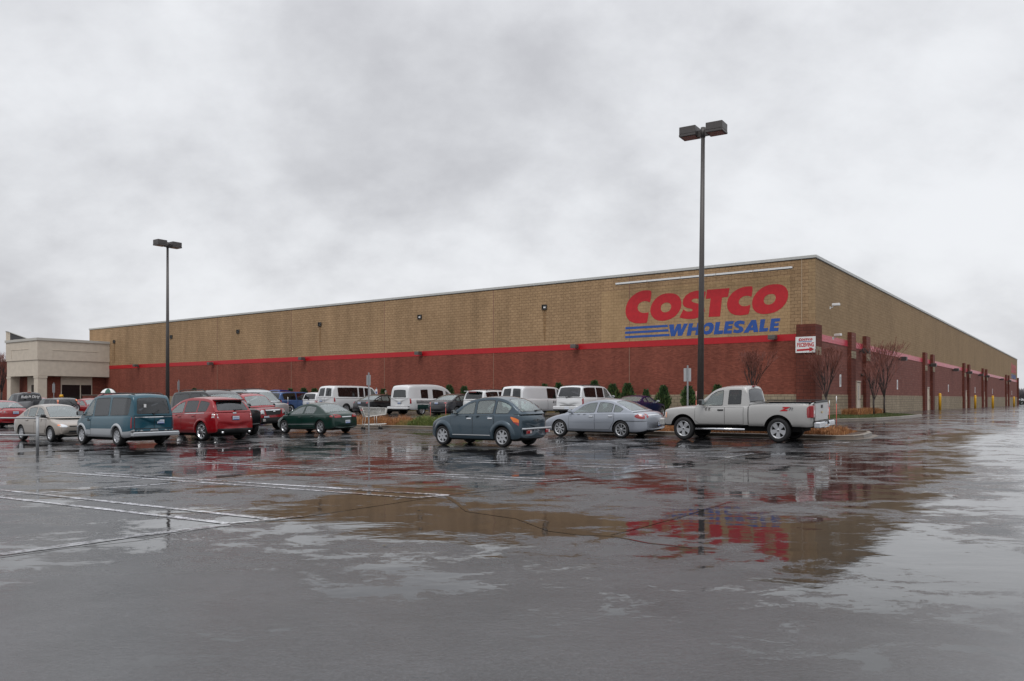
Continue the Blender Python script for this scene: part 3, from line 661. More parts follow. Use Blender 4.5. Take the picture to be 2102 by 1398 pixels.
        for p in me2.polygons:
            c = p.center; m = 0
            for wx in s.wx:
                if math.hypot(c.x - wx, c.z - s.R) < Ra + .004 and abs(c.y) > s.W * .58 and abs(p.normal.y) < .5 or (math.hypot(c.x - wx, c.z - s.R) < Ra and abs(c.y) < s.W * .62): m = 1
            if s.cab1 + .08 < c.x < s.cab0 - .12 and p.normal.z > .6 and abs(c.y) < s.W * .88 and c.z > .6: m = 2
            if 'bed' in S and b1 - .01 < c.x < b0 + .01 and abs(c.y) < s.W * .87 and c.z >= bz - .02: m = 1
            if p.normal.z < -.7: m = 1
            if m == 0 and two and c.z < two: m = 3
            s.bm.append(m)
    # analytic greenhouse
    def house(s):
        S = s.S; pr = chaikin(S['roof'], 2); d = [0]
        for a, b in zip(pr, pr[1:]): d.append(d[-1] + math.hypot(a[0] - b[0], a[1] - b[1]))
        s.pr = pr; s.pd = d; s.LT = d[-1]
        tum = S.get('tum', .25); r0 = S.get('rr', .07)
        def prof(t):
            t = max(0, min(s.LT, t))
            for i in range(len(d) - 1):
                if t <= d[i + 1]: k = (t - d[i]) / max(1e-9, d[i + 1] - d[i]); return pr[i][0] + (pr[i + 1][0] - pr[i][0]) * k, pr[i][1] + (pr[i + 1][1] - pr[i][1]) * k
            return pr[-1]
        def F(t, q, off=0.0):
            x, zt = prof(t); zb = mono(s.belt, x) - .012; H = max(.004, zt - zb); wb = s.w(x) * .922
            r = min(r0, H * .45); tm = tum; wt = wb - tm * (H - r); a = abs(q); sg = 1 if q >= 0 else -1
            cr = S.get('crown', .045) * min(1, H / .3)
            if a <= .5: y = (wt - r) * a / .5; z = zt + cr * (1 - (a / .5) ** 2)
            elif a <= .6: an = (a - .5) / .1 * math.pi / 2; y = wt - r + r * math.sin(an); z = zt - r + r * math.cos(an)
            else: k = (a - .6) / .4; y = wt + (wb - wt) * k; z = zt - r + (zb - zt + r) * k
            k = 1 if t < s.LT * .25 else -1 if t > s.LT * .85 else 1 - 2 * (t / s.LT - .25) / .6
            x -= S.get('bow', .10) * k * (y / s.W) ** 2 * (1 if k > 0 else S.get('bowk', .6))
            return Vector((x, sg * y, z))
        s.F = F; s.prof = prof
        def t_of_x(x):
            for i in range(len(pr) - 1):
                if pr[i][0] >= x >= pr[i + 1][0]: return d[i] + (d[i + 1] - d[i]) * ((pr[i][0] - x) / max(1e-9, pr[i][0] - pr[i + 1][0]))
            return 0 if x > pr[0][0] else s.LT
        s.t_of_x = t_of_x
        def q_of_z(t, z):
            x, zt = prof(t); zb = mono(s.belt, x) - .012; H = max(.004, zt - zb); r = min(r0, H * .45)
            return .6 + .4 * max(0.03, min(1, (zt - r - z) / max(.001, zt - r - zb)))
        wins = []
        for (xa, xb, sla, slb, *rest) in S['side']:       # x front/rear at belt, lean of front and rear edge (m per m height, + = leans back)
            top_m = rest[0] if rest else .018; bot = rest[1] if len(rest) > 1 else .018
            poly = []; n = 9; zb_ = lambda x: mono(s.belt, x) + bot
            def zt_(x): t = t_of_x(x); return prof(t)[1] - min(r0, (prof(t)[1] - mono(s.belt, x)) * .45) - top_m
            lo = [(xa + (xb - xa) * i / n, None) for i in range(n + 1)]; bottom = [(x, zb_(x)) for x, _ in lo]
            xta, xtb = xa, xb
            for _ in range(8): xta = xa - sla * max(0, zt_(xta) - zb_(xta)); xtb = xb - slb * max(0, zt_(xtb) - zb_(xtb))
            top = [(xtb + (xta - xtb) * i / n, max(zt_(xtb + (xta - xtb) * i / n), zb_(xa) + .02)) for i in range(n + 1)]
            poly = bottom + top; R = rest[2] if len(rest) > 2 else 1
            poly = resm(poly, R)
            wins.append(('side_window', [(t_of_x(x), q_of_z(t_of_x(x), z)) for x, z in poly]))
        nside = len(wins); wins = wins + [(n_, [(t, -q) for t, q in p]) for n_, p in wins]
        def tb(x0, x1, name, q0, q1, inset=0):
            t0, t1 = t_of_x(x0), t_of_x(x1); n = 8; A = []
            A += [(t0, -q0 + 2 * q0 * i / n) for i in range(n + 1)]; A += [(t1, q1 - 2 * q1 * i / n) for i in range(n + 1)]
            wins.append((name, resm(A, 1)))
        if S.get('ws'): tb(*S['ws'][:2], 'windshield', *(S['ws'][2:] or (.52, .49)))
        if S.get('rw'): tb(*S['rw'][:2], 'rear_window', *(S['rw'][2:] or (.49, .50)))
        if S.get('rwz'):                                  # rear glass of an upright tail, given by heights
            for (z0, z1, ya, yb) in S['rwz']:
                def tz(z):
                    for i in range(len(pr) - 2, -1, -1):
                        if pr[i][1] >= z >= pr[i + 1][1]: return d[i] + (d[i + 1] - d[i]) * (pr[i][1] - z) / max(1e-9, pr[i][1] - pr[i + 1][1])
                    return s.LT
                t0, t1 = tz(z1), tz(z0); n = 6
                A = [(t0, ya + (yb - ya) * i / n) for i in range(n + 1)] + [(t1, yb + (ya - yb) * i / n) for i in range(n + 1)]
                wins.append(('rear_window', resm(A, 1)))
        K = 1.6
        def sc(p): return [(a, b * K) for a, b in p]
        nb = 34; mb_ = 30
        outer = [(s.LT * i / nb, -K) for i in range(nb)] + [(s.LT, -K + 2 * K * i / mb_) for i in range(mb_)] + [(s.LT - s.LT * i / nb, K) for i in range(nb)] + [(0, K - 2 * K * i / mb_) for i in range(mb_)]
        P = [sc(p) for _, p in wins]
        tv, tf = cdt_fill([(a, b) for a, b in outer], P, .10)
        o = len(s.bv); s.bv += [F(p.x, p.y / K) for p in tv]; s.bf += [tuple(i + o for i in f) for f in tf]
        rm = S.get('roofmat', 0); s.bm += [0] * len(tf)
        lim = S.get('darkrear')
        s.glass = S.get('glass', (G_CLEAR, G_CLEAR)); s.wins = wins
        for k, (nm, p) in enumerate(wins):
            cx = sum(a for a, b in p) / len(p); cy = sum(b for a, b in p) / len(p)
            ext = max(a for a, b in p) - min(a for a, b in p); exq = (max(b for a, b in p) - min(b for a, b in p)) * K
            ia, ib = 1 - .045 / max(.1, ext), 1 - .05 / max(.1, exq); inner = [(cx + (a - cx) * ia, cy + (b - cy) * ib) for a, b in p]
            g = MB(); tv, tf = cdt_fill(sc(p), [sc(inner)], .12); g.add([F(q.x, q.y / K) * 1 for q in tv], tf, 1, True)
            tv, tf = cdt_fill(sc(inner), [], .12); g.add([F(q.x, q.y / K) for q in tv], tf, 0, True)
            tint = s.glass[0]
            if nm == 'rear_window': tint = s.glass[1]
            if nm == 'side_window': tint = s.glass[1] if (k % nside) >= S.get('ntint', 1) else s.glass[0]
            if nm == 'windshield': tint = G_CLEAR
            if nm == 'side_window' and (k % nside) in S.get('opaque', ()): tint = s.pm
            g.obj(nm, [tint, M_TRIM], s.t)
        mb = MB(); mb.v = [tuple(v) for v in s.bv]; mb.f = [list(f) for f in s.bf]; mb.m = s.bm; mb.sm = [True] * len(s.bf)
        me = bpy.data.meshes.new('body'); me.from_pydata(mb.v, [], mb.f)
        for m in (s.pm, M_WELL, M_INT, s.pm2): me.materials.append(m)
        me.polygons.foreach_set('material_index', s.bm); me.polygons.foreach_set('use_smooth', [True] * len(s.bf)); me.update()
        bm = bmesh.new(); bm.from_mesh(me)
        for e in bm.edges:
            if len(e.link_faces) == 2:
                f0, f1 = e.link_faces
                if f0.material_index != f1.material_index and 1 in (f0.material_index, f1.material_index) or f0.normal.angle(f1.normal, 0) > math.radians(42): e.smooth = False
        bm.to_mesh(me); bm.free()
        ob = bpy.data.objects.new('body', me); COL.objects.link(ob); ob.parent = s.t
        # underbody
        u = MB(); ub = .18 if s.S.get('zb', .2) < .3 else .34; u.bx(s.xr + .5, s.xf - .5, -s.W * .55, s.W * .55, ub, s.S.get('zb', .2) + .15); u.obj('underbody', M_WELL, s.t)
        # seats
        sm = M_SEAT if S.get('seat', 1) else M_SEATD; bz = mono(s.belt, 0); cabm = S.get('seatx', .0)
        for sy in (.36, -.36):
            u = MB(); u.box((cabm - .15, sy, bz - .02), (.16, .48, .42), 0, Matrix.Rotation(-.25, 3, 'Y'), .06); u.box((cabm - .24, sy, bz + .24), (.10, .26, .18), 0, None, .04); u.obj('seat', sm, s.t)
        if S.get('rearseat', 1):
            u = MB(); u.box((cabm - 1.05, 0, bz - .05), (.16, 1.2, .36), 0, Matrix.Rotation(-.25, 3, 'Y'), .06)
            for sy in (.36, -.36): u.box((cabm - 1.12, sy, bz + .17), (.10, .26, .14), 0, None, .04)
            u.obj('rear_seat', sm, s.t)
    # projection onto the lower body
    def proj(s, a, b, axis, off):
        if axis == 'L': o, d = Vector((a, 3, b)), Vector((0, -1, 0))
        elif axis == 'R': o, d = Vector((a, -3, b)), Vector((0, 1, 0))
        elif axis == 'B': o, d = Vector((-6, a, b)), Vector((1, 0, 0))
        elif axis == 'F': o, d = Vector((6, a, b)), Vector((-1, 0, 0))
        else: o, d = Vector((a, b, 4)), Vector((0, 0, -1))
        h = s.bvh.ray_cast(o, d)
        if h[0] is None: h = s.bvh.find_nearest(o + d * (3 - s.W if axis in 'LR' else 6 - (-s.xr if axis == 'B' else s.xf)))
        p = h[0]
        if axis in 'BF':                                   # keep overhanging points on the body above its top
            pass
        return p - d * off
    def patch(s, mb, poly, axis, off=.008, mi=0, grid=.10, rnd=0):
        if rnd: poly = resm(poly, rnd)
        if axis in 'BF':
            lim = s.w(s.xr if axis == 'B' else s.xf) * .925; poly = [(max(-lim, min(lim, a)), b) for a, b in poly]
        if axis in 'LR':
            lo, hi = s.xr + s.S.get('bowr', .10) * .95 + .02, s.xf - s.S.get('bowf', .20) * .9 - .02; poly = [(max(lo, min(hi, a)), b) for a, b in poly]
        q = [poly[0]]
        for p_ in poly[1:]:
            if math.hypot(p_[0] - q[-1][0], p_[1] - q[-1][1]) > .004: q.append(p_)
        poly = q
        if len(poly) < 3: return
        tv, tf = cdt_fill(densify(poly, .08), [], grid)
        mb.add([s.proj(p.x, p.y, axis, off) for p in tv], tf, mi, True)
        if off > .018:                                    # side faces so a proud piece has thickness
            dp = densify(poly, .08); n = len(dp); vs = [s.proj(p[0], p[1], axis, o_) for p in dp for o_ in (off, -.02)]
            mb.add(vs, [(2 * i, 2 * i + 1, (2 * i + 3) % (2 * n), (2 * i + 2) % (2 * n)) for i in range(n)], mi)
    def panel(s, name, poly, axis, m, off=.008, rnd=1, parent=None, rim=None):
        mb = MB()
        for ax in axis:
            if rim: cx = sum(p[0] for p in poly) / len(poly); cy = sum(p[1] for p in poly) / len(poly); s.patch(mb, [(cx + (p[0] - cx) * 1.0 + math.copysign(.018, p[0] - cx), p[1] + math.copysign(.018, p[1] - cy)) for p in poly], ax, off - .003, 1, rnd=rnd)
            s.patch(mb, poly, ax, off, 0, rnd=rnd)
        return mb.obj(name, [m, rim or M_SEAM2], parent or s.t)
    def line(s, mb, pts, axis, w=.012, off=.005, mi=0):
        pts = densify(pts, .08, False); vs = []; n = len(pts)
        for i, p in enumerate(pts):
            a, b = pts[max(0, i - 1)], pts[min(n - 1, i + 1)]; dx, dy = b[0] - a[0], b[1] - a[1]; l = math.hypot(dx, dy) or 1
            for sg in (-.5, .5): vs.append(s.proj(p[0] - dy / l * w * sg, p[1] + dx / l * w * sg, axis, off))
        mb.add(vs, [(2 * i, 2 * i + 1, 2 * i + 3, 2 * i + 2) for i in range(n - 1)], mi, True)
    def doors(s, xs, side='LR', z0=.32, hz=None, hcol=None, arch=True, hlen=.17, nh=9):
        """xs: descending door edges"""
        for sd in side:
            for x0, x1 in zip(xs, xs[1:]):
                def bot(x):
                    z = z0
                    for wx in s.wx:
                        r = s.Ra + .05; dd = abs(x - wx)
                        if dd < r: z = max(z, s.R + math.sqrt(r * r - dd * dd))
                    return z
                n = 8; g = .008
                P = [(x0 - g + (x1 - x0 + 2 * g) * i / n, bot(x0 + (x1 - x0) * i / n)) for i in range(n + 1)]
                P += [(x1 + g + (x0 - x1 - 2 * g) * i / n, mono(s.belt, x1 + (x0 - x1) * i / n) - .045) for i in range(n + 1)]
                mb = MB(); s.patch(mb, P, sd, .007, 0, .12)
                if s.S.get('two'):
                    pass
                lp = P + [P[0]]; s.line(mb, lp, sd, .022, .004, 1)
                d = mb.obj('door', [s.pm, M_SEAM2], s.t)
                if s.S.get('two'):
                    for p in d.data.polygons:
                        if p.material_index == 0 and p.center.z < s.S['two']: p.material_index = 2
                    d.data.materials.append(s.pm2)
                if xs.index(x0) >= nh: continue
                hx = x1 + .16; z = (hz or mono(s.belt, hx) - .13); h = MB(); pp = s.proj(hx, z, sd, .03)
                h.box(pp, (hlen, .035, .032), 0, None, .012); h.box(s.proj(hx - .0, z, sd, .012), (hlen + .03, .012, .05), 0, None, .005); h.obj('handle', hcol or s.pm, d)
    def mirror(s, m=None, x=None, dz=.10, sc=1):
        x = x if x is not None else s.cab0 - .38
        for sg in (1, -1):
            mb = MB(); y = sg * (s.w(x) * .93 + .12 * sc); z = mono(s.belt, x) + dz
            mb.box((x, y, z), (.10 * sc, .20 * sc, .13 * sc), 0, None, .035); mb.box((x, sg * s.w(x) * .93, z - .06), (.06, .12, .04), 0)
            mb.box((x - .052 * sc, y, z), (.006, .16 * sc, .10 * sc), 1); mb.obj('mirror', [m or s.pm, M_CHROME], s.t)
    def wheels(s, key, spin=0, steer=0):
        tm, rm = WHEELS[key]; R = s.R
        for wx in s.wx:
            for sg in (1, -1):
                o = bpy.data.objects.new('wheel', tm); COL.objects.link(o); o.parent = s.t
                o.location = (wx, sg * (s.W - .115 * R / .32 - .005), R); o.scale = (R, R, R)
                o.rotation_euler = (0, spin, (0 if sg > 0 else math.pi) + (steer if wx > 0 else 0))
                r = bpy.data.objects.new('rim', rm); COL.objects.link(r); r.parent = o
    def plate(s, axis='B', y=0, z=.75, blue=True):
        p = s.proj(y, z, axis, .012); d = -1 if axis == 'B' else 1; mb = MB(); mb.box((p.x + d * .008, y, z), (.014, .33, .17), 2, None, .004)
        mb.box((p.x + d * .018, y, z + .005), (.006, .30, .14), 0); mb.box((p.x + d * .022, y, z - .05), (.003, .28, .028), 1)
        for k in range(6): mb.box((p.x + d * .022, y - .105 + k * .042, z + .012), (.002, .022, .055), 3)
        mb.obj('license_plate', [M_PLATE, M_PBLUE, M_SEAM2, mat('plate_marks', (.12, .16, .30), .5)], s.t)
    def rails(s, x0, x1, m, y=None, cross=True):
        for sg in (1, -1):
            pts = []; n = 8
            for i in range(n + 1):
                x = x0 + (x1 - x0) * i / n; p = s.F(s.t_of_x(x), .44 * sg); pts.append(Vector((p.x, p.y, p.z + (.055 if 0 < i < n else .0))))
            mb = MB(); mb.tube(pts, .018, 6); mb.obj('roof_rail', m, s.t)
        if cross:
            for x in (x0 + (x1 - x0) * .22, x0 + (x1 - x0) * .8):
                a, b = s.F(s.t_of_x(x), .44), s.F(s.t_of_x(x), -.44); mb = MB(); mb.tube([a + Vector((0, 0, .05)), b + Vector((0, 0, .05))], .016, 6); mb.obj('crossbar', m, s.t)
    def wiper(s, y0, z0, y1, z1):
        """rear wiper on the tail glass"""
        xx = lambda z: s.xr_at(z) - .03
        mb = MB(); mb.tube([(xx(z0), y0, z0), (xx(z1), y1, z1)], .012, 5); mb.box((xx(z0), y0, z0), (.05, .07, .05)); mb.obj('wiper', M_TRIM, s.t)
    def xr_at(s, z):
        for i in range(len(s.pr) - 2, -1, -1):
            if s.pr[i][1] >= z >= s.pr[i + 1][1]: k = (s.pr[i][1] - z) / max(1e-6, s.pr[i][1] - s.pr[i + 1][1]); return s.pr[i][0] + (s.pr[i + 1][0] - s.pr[i][0]) * k
        return s.xr
def densify(p, st, closed=True):
    out = []; n = len(p)
    for i in range(n if closed else n - 1):
        a, b = p[i], p[(i + 1) % n]; k = max(1, int(math.hypot(a[0] - b[0], a[1] - b[1]) / st))
        out += [(a[0] + (b[0] - a[0]) * j / k, a[1] + (b[1] - a[1]) * j / k) for j in range(k)]
    if not closed: out.append(p[-1])
    return out
def resm(p, it):
    """round the corners of an outline a little"""
    for _ in range(int(it)):
        q = []; n = len(p)
        for i in range(n):
            a, b = p[i], p[(i + 1) % n]; l = math.hypot(a[0] - b[0], a[1] - b[1]); k = min(.25, .05 / l) if l > 0 else .25
            q += [(a[0] + (b[0] - a[0]) * k, a[1] + (b[1] - a[1]) * k), (b[0] + (a[0] - b[0]) * k, b[1] + (a[1] - b[1]) * k)]
        p = q
    return p
def wheel_mesh(name, spokes, sw, rr=.68, m=None, dish=.02, cap=True, style='spoke'):
    def lathe(prof, n, mi, mb):
        vs = []; fs = []
        for (y, r) in prof:
            for k in range(n): a = 2 * math.pi * k / n; vs.append((r * math.cos(a), y, r * math.sin(a)))
        for i in range(len(prof) - 1):
            for k in range(n): a = i * n + k; b = i * n + (k + 1) % n; fs.append((a, b, b + n, a + n))
        mb.add(vs, fs, mi, True)
    t = MB(); hw = .33
    lathe([(hw * .86, rr), (hw * .98, rr + .06), (hw, .86), (hw * .88, .965), (hw * .6, 1.0), (-hw * .6, 1.0), (-hw * .88, .965), (-hw, .86), (-hw * .9, rr), (-hw * .2, rr), (-hw * .2, .02)], 40, 0, t)
    t_o = t.obj(name + '_tyre', M_TYRE); tm = t_o.data; bpy.data.objects.remove(t_o)
    r = MB(); m = m or M_RIM
    lathe([(hw * .88, rr + .01), (hw * .93, rr - .005), (hw * .86, rr - .05), (hw * .35, rr - .07), (hw * .30, .02)], 40, 0, r)
    lathe([(hw * .36, rr - .08), (hw * .361, .02)], 32, 1, r)
    y = hw * .80 - dish
    for k in range(spokes):
        a = 2 * math.pi * k / spokes; ca, sa = math.cos(a), math.sin(a)
        def P(rad, off, yy): return (rad * ca - off * sa, yy, rad * sa + off * ca)
        w0, w1 = sw * .9, sw
        if style == 'star': w0, w1 = sw * 1.4, sw * .75
        if style == 'flare': w0, w1 = sw * .6, sw * 1.25
        r0, r1 = .06, rr - .045
        vs = [P(r0, -w0, y), P(r1, -w1, y + .02), P(r1, w1, y + .02), P(r0, w0, y), P(r0, -w0, y - .08), P(r1, -w1, y - .08), P(r1, w1, y - .08), P(r0, w0, y - .08)]
        r.add(vs, [(0, 1, 2, 3), (0, 4, 5, 1), (3, 2, 6, 7), (1, 5, 6, 2)], 0)
    lathe([(y + .012, .0001), (y + .012, .12), (y - .02, .16), (y - .08, .17)], 20, 0, r)
    if cap: lathe([(y + .016, .0001), (y + .016, .055)], 12, 1, r)
    ro = r.obj(name + '_rim', [m, M_WELL]); rm = ro.data; bpy.data.objects.remove(ro)
    return tm, rm
M_RIMD = mat('wheel_cover_grey', (.42, .43, .45), .35, .5)
WHEELS = {'cover7': wheel_mesh('cover', 7, .115, .70, M_RIMD, .0, style='star'), 'eight': wheel_mesh('eight', 8, .075, .70, style='flare'), 'five': wheel_mesh('five', 5, .12, .68), 'fivefat': wheel_mesh('fivefat', 5, .17, .66, style='flare'),
          'nine': wheel_mesh('nine', 9, .055, .74, M_CHROME), 'steel': wheel_mesh('steel', 8, .10, .64, M_RIMD, .03), 'ten': wheel_mesh('ten', 10, .05, .70)}
def flare(s, m, out=.035, wd=.09, a0=-8, a1=188, name=None):
    n = 22
    for wx in s.wx:
        for ax, sg in (('L', 1), ('R', -1)):
            vs = []; mb = MB()
            for i in range(n + 1):
                a = math.radians(a0 + (a1 - a0) * i / n); k = math.sin(math.pi * min(1, max(0, i / n)) ) ** .5
                for rr, yy in ((s.Ra - .004, -.05), (s.Ra - .004, out * .8), (s.Ra + wd * .3, out), (s.Ra + wd * .7, out * .7 * k), (s.Ra + wd, -.004)):
                    x, z = wx + rr * math.cos(a), s.R + rr * math.sin(a); p = s.proj(x, z, ax, 0); p = Vector((x, p.y + sg * yy, max(z, .15))); vs.append(p)
            mb.add(vs, [(5 * i + j, 5 * i + j + 1, 5 * i + j + 6, 5 * i + j + 5) for i in range(n) for j in range(4)], 0, True)
            mb.obj(name or 'fender_flare', m, s.t)
D1 = -ex; D2 = ey
HD = {'left': -ex, 'right': ex, 'away': ey}
def spot(S, wheel, other_px=None, head='left', near='L', which='rear', top=None, delta=0, log=''):
    """stand a vehicle on the lot from where one near wheel touches the ground"""
    h = Matrix.Rotation(math.radians(delta), 3, 'Z') @ HD[head]; lat = Vector((-h.y, h.x, 0)) * (1 if near == 'L' else -1)
    P = gpt(*wheel) if wheel[1] else None
    if len(wheel) == 3: P = apt(wheel[0], wheel[2])
    sgn = 1 if which == 'rear' else -1; s = 1
    if other_px:
        r = (other_px - W0 / 2) / F0; k = S['WB'] * sgn; den = k * (h.x - r * h.y)
        s = (r * P.y - P.x) / den
    s0 = s; s = max(.90, min(1.10, s))
    c = P + h * (S['WB'] / 2 * s * sgn) - lat * ((S['W'] / 2 - .115) * s)
    hz = [gz(*(c + h * (a * S['WB'] / 2) + lat * (b * .75)).xy) for a in (1, -1) for b in (1, -1)]
    z = sum(hz) / 4; pit = ((hz[0] + hz[1]) - (hz[2] + hz[3])) / 2 / S['WB']; rol = ((hz[0] + hz[2]) - (hz[1] + hz[3])) / 2 / 1.5 * (1 if near == 'L' else -1)
    zs = s
    if top: zs = (pz(top, c.y) - z) / S['H']; 
    print('SPOT', log, 's=%.3f' % s0, 'zs=%.3f' % zs, 'Y=%.1f' % c.y)
    zs = max(s * .93, min(s * 1.08, zs))
    X = (h + Vector((0, 0, pit))).normalized(); Yv = (Vector((-h.y, h.x, 0)) + Vector((0, 0, rol))); Z = X.cross(Yv).normalized(); Yv = Z.cross(X)
    R = Matrix((X, Yv, Z)).transposed()
    return (c.x, c.y, z), R.to_euler(), (s, s, zs)
def car(S, name, label, cat, col, *a, grp=None, pm2=None, wheels='eight', **k):
    loc, eu, sc = spot(S, *a, **k, log=label[:22])
    t = thing(name, label, cat, loc); t.rotation_euler = eu; t.scale = sc
    t['group'] = grp or 'cars parked in the wet lot'
    C = Car(S, t, col, pm2); C.wheels(wheels, random.uniform(0, 1)); return C
# ---- vehicle shapes: x forward from mid wheelbase
def V(**k): return k
PT = V(W=1.705, WB=2.616, R=.325, H=1.60, arch=.05, deck=[(2.11, .42), (2.16, .60), (2.10, .78), (1.9, .89), (1.5, .99), (1.0, 1.05), (-1.7, 1.07), (-2.0, 1.06), (-2.11, .98), (-2.17, .78), (-2.17, .6), (-2.14, .45)], belt=[(1.1, 1.02), (-2.2, 1.06)],
  roof=[(1.08, 1.04), (.50, 1.38), (.10, 1.53), (-.6, 1.60), (-1.2, 1.57), (-1.66, 1.42), (-2.07, 1.05)], side=[(.80, -.02, 1.35, .06), (-.13, -.93, .06, .06), (-1.02, -1.58, .08, .75)], ws=(1.0, .36), rwz=[(1.12, 1.50, -.45, .45)], tum=.30, tap=.24, taper=1.1, bowf=.30, bow=.14, glass=(G_CLEAR, G_CLEAR), ntint=9, bowr=.16, zbe=.24)
LAC = V(W=1.853, WB=2.81, R=.330, H=1.46, arch=.05, deck=[(2.38, .42), (2.42, .56), (2.36, .68), (2.0, .82), (1.4, .93), (.98, .98), (-1.45, 1.0), (-2.2, 1.02), (-2.50, .97), (-2.60, .80), (-2.62, .45)], belt=[(1.1, .93), (-2.0, .99)],
  roof=[(1.22, .95), (.78, 1.16), (.28, 1.38), (-.2, 1.46), (-.8, 1.45), (-1.22, 1.35), (-1.65, 1.15), (-1.98, 1.0)], side=[(.86, -.20, 1.7, .22), (-.30, -1.02, .22, .10), (-1.09, -1.42, .10, 1.1)], ws=(1.12, .30), rw=(-1.10, -1.88), bowr=.22, tapr=.17, tum=.42, bowf=.26, tap=.2, ntint=9)
GRN = V(W=1.80, WB=2.74, R=.315, H=1.38, deck=[(2.26, .40), (2.32, .54), (2.25, .66), (1.9, .77), (1.3, .88), (-1.5, .97), (-2.1, .98), (-2.32, .94), (-2.39, .75), (-2.40, .42)], belt=[(1.3, .87), (-1.9, .95)],
  roof=[(1.48, .86), (.9, 1.09), (.35, 1.31), (-.1, 1.38), (-.7, 1.38), (-1.1, 1.29), (-1.5, 1.11), (-1.82, .96)], side=[(1.02, -.02, 1.75, .28), (-.13, -.92, .22, .42)], ws=(1.35, .40), rw=(-1.02, -1.72), bowr=.20, tapr=.16, tum=.42, bowf=.26, tap=.2, ntint=9)
CIV = V(W=1.715, WB=2.62, R=.30, H=1.44, deck=[(2.10, .40), (2.16, .54), (2.10, .66), (1.8, .79), (1.1, .92), (-1.4, 1.0), (-1.9, 1.01), (-2.18, .97), (-2.27, .8), (-2.28, .42)], belt=[(1.2, .90), (-1.8, .98)],
  roof=[(1.30, .92), (.75, 1.19), (.3, 1.38), (-.1, 1.44), (-.7, 1.43), (-1.1, 1.33), (-1.5, 1.10), (-1.72, .98)], side=[(.90, -.02, 1.55, .15), (-.12, -.85, .15, .15), (-.93, -1.22, .15, .9)], ws=(1.22, .34), rw=(-1.02, -1.62), tum=.40, bowf=.24, ntint=9)
SED = V(W=1.82, WB=2.78, R=.325, H=1.47, deck=[(2.28, .42), (2.34, .56), (2.28, .70), (1.9, .84), (1.3, .95), (-1.45, 1.03), (-2.1, 1.05), (-2.34, 1.0), (-2.45, .8), (-2.46, .45)], belt=[(1.2, .94), (-1.9, 1.02)],
  roof=[(1.32, .95), (.8, 1.18), (.3, 1.40), (-.1, 1.47), (-.7, 1.46), (-1.15, 1.36), (-1.55, 1.18), (-1.88, 1.03)], side=[(.92, -.08, 1.6, .2), (-.18, -.95, .2, .15), (-1.03, -1.38, .15, 1.0)], ws=(1.25, .34), rw=(-1.08, -1.80), bowr=.18, tapr=.14, tum=.38, bowf=.24, ntint=9, seat=0)
MUS = V(W=1.85, WB=2.72, R=.33, H=1.36, deck=[(2.2, .42), (2.27, .6), (2.2, .78), (1.9, .86), (1.1, .94), (-1.2, .98), (-1.9, 1.0), (-2.15, .96), (-2.25, .8), (-2.26, .45)], belt=[(1.1, .91), (-1.9, .96)],
  roof=[(.95, .93), (.5, 1.15), (.15, 1.31), (-.2, 1.36), (-.6, 1.35), (-1.0, 1.26), (-1.4, 1.08), (-1.68, .97)], side=[(.55, -.45, 1.5, .35), (-.6, -1.0, .3, .7)], ws=(.9, .2), rw=(-.9, -1.58), tum=.42, ntint=9, seat=0)
EDG = V(W=1.925, WB=2.82, R=.365, H=1.70, arch=.06, zb=.26, zbe=.30, deck=[(2.26, .50), (2.34, .70), (2.28, .93), (1.9, 1.03), (1.2, 1.10), (-1.9, 1.14), (-2.2, 1.12), (-2.36, .95), (-2.40, .6), (-2.38, .45)], belt=[(1.3, 1.04), (-2.3, 1.14)],
  roof=[(1.34, 1.07), (.62, 1.46), (.2, 1.62), (-.3, 1.69), (-1.2, 1.68), (-1.72, 1.63), (-1.95, 1.52), (-2.26, 1.12)], side=[(1.0, .0, 1.6, .12), (-.10, -1.0, .12, .10), (-1.08, -1.70, .12, .45)], ws=(1.26, .42), rwz=[(1.17, 1.50, -.45, .45)], tum=.30, glass=(G_CLEAR, G_TINT), tap=.16, rr=.09)
TRB = V(W=1.80, WB=2.62, R=.365, H=1.74, arch=.06, zb=.30, zbe=.34, deck=[(2.04, .50), (2.10, .72), (2.10, .98), (1.95, 1.06), (1.1, 1.13), (-1.9, 1.14), (-2.1, 1.12), (-2.2, .95), (-2.2, .5)], belt=[(1.1, 1.08), (-2.2, 1.13)],
  roof=[(1.15, 1.11), (.78, 1.42), (.48, 1.64), (.2, 1.72), (-.4, 1.74), (-1.6, 1.73), (-1.98, 1.67), (-2.15, 1.12)], side=[(.82, -.08, .95, .05), (-.18, -.95, .05, .05), (-1.05, -1.85, .05, .12)], ws=(1.08, .50), rwz=[(1.18, 1.58, -.45, .45)], tum=.20, bow=.07, bowf=.12, tap=.10, glass=(G_CLEAR, G_TINT))
CRV = dict(TRB, H=1.68)
AST = V(W=1.97, WB=2.82, R=.345, H=1.90, arch=.05, zb=.27, zbe=.32, two=.58, deck=[(2.18, .5), (2.27, .70), (2.25, .90), (2.05, 1.00), (1.55, 1.10), (-2.3, 1.13), (-2.50, 1.10), (-2.54, .6), (-2.52, .5)], belt=[(1.7, 1.06), (-2.5, 1.12)],
  roof=[(1.68, 1.08), (1.22, 1.44), (.90, 1.74), (.6, 1.86), (-.2, 1.90), (-2.0, 1.89), (-2.36, 1.83), (-2.50, 1.12)], side=[(1.36, .68, .95, .10), (.54, -.68, .08, .0), (-.82, -2.18, 0, .12)], ws=(1.60, .92), rwz=[(1.17, 1.74, -.46, .46)], tum=.17, bow=.10, tap=.12, glass=(G_CLEAR, G_TINT), rr=.08, seatx=.6)
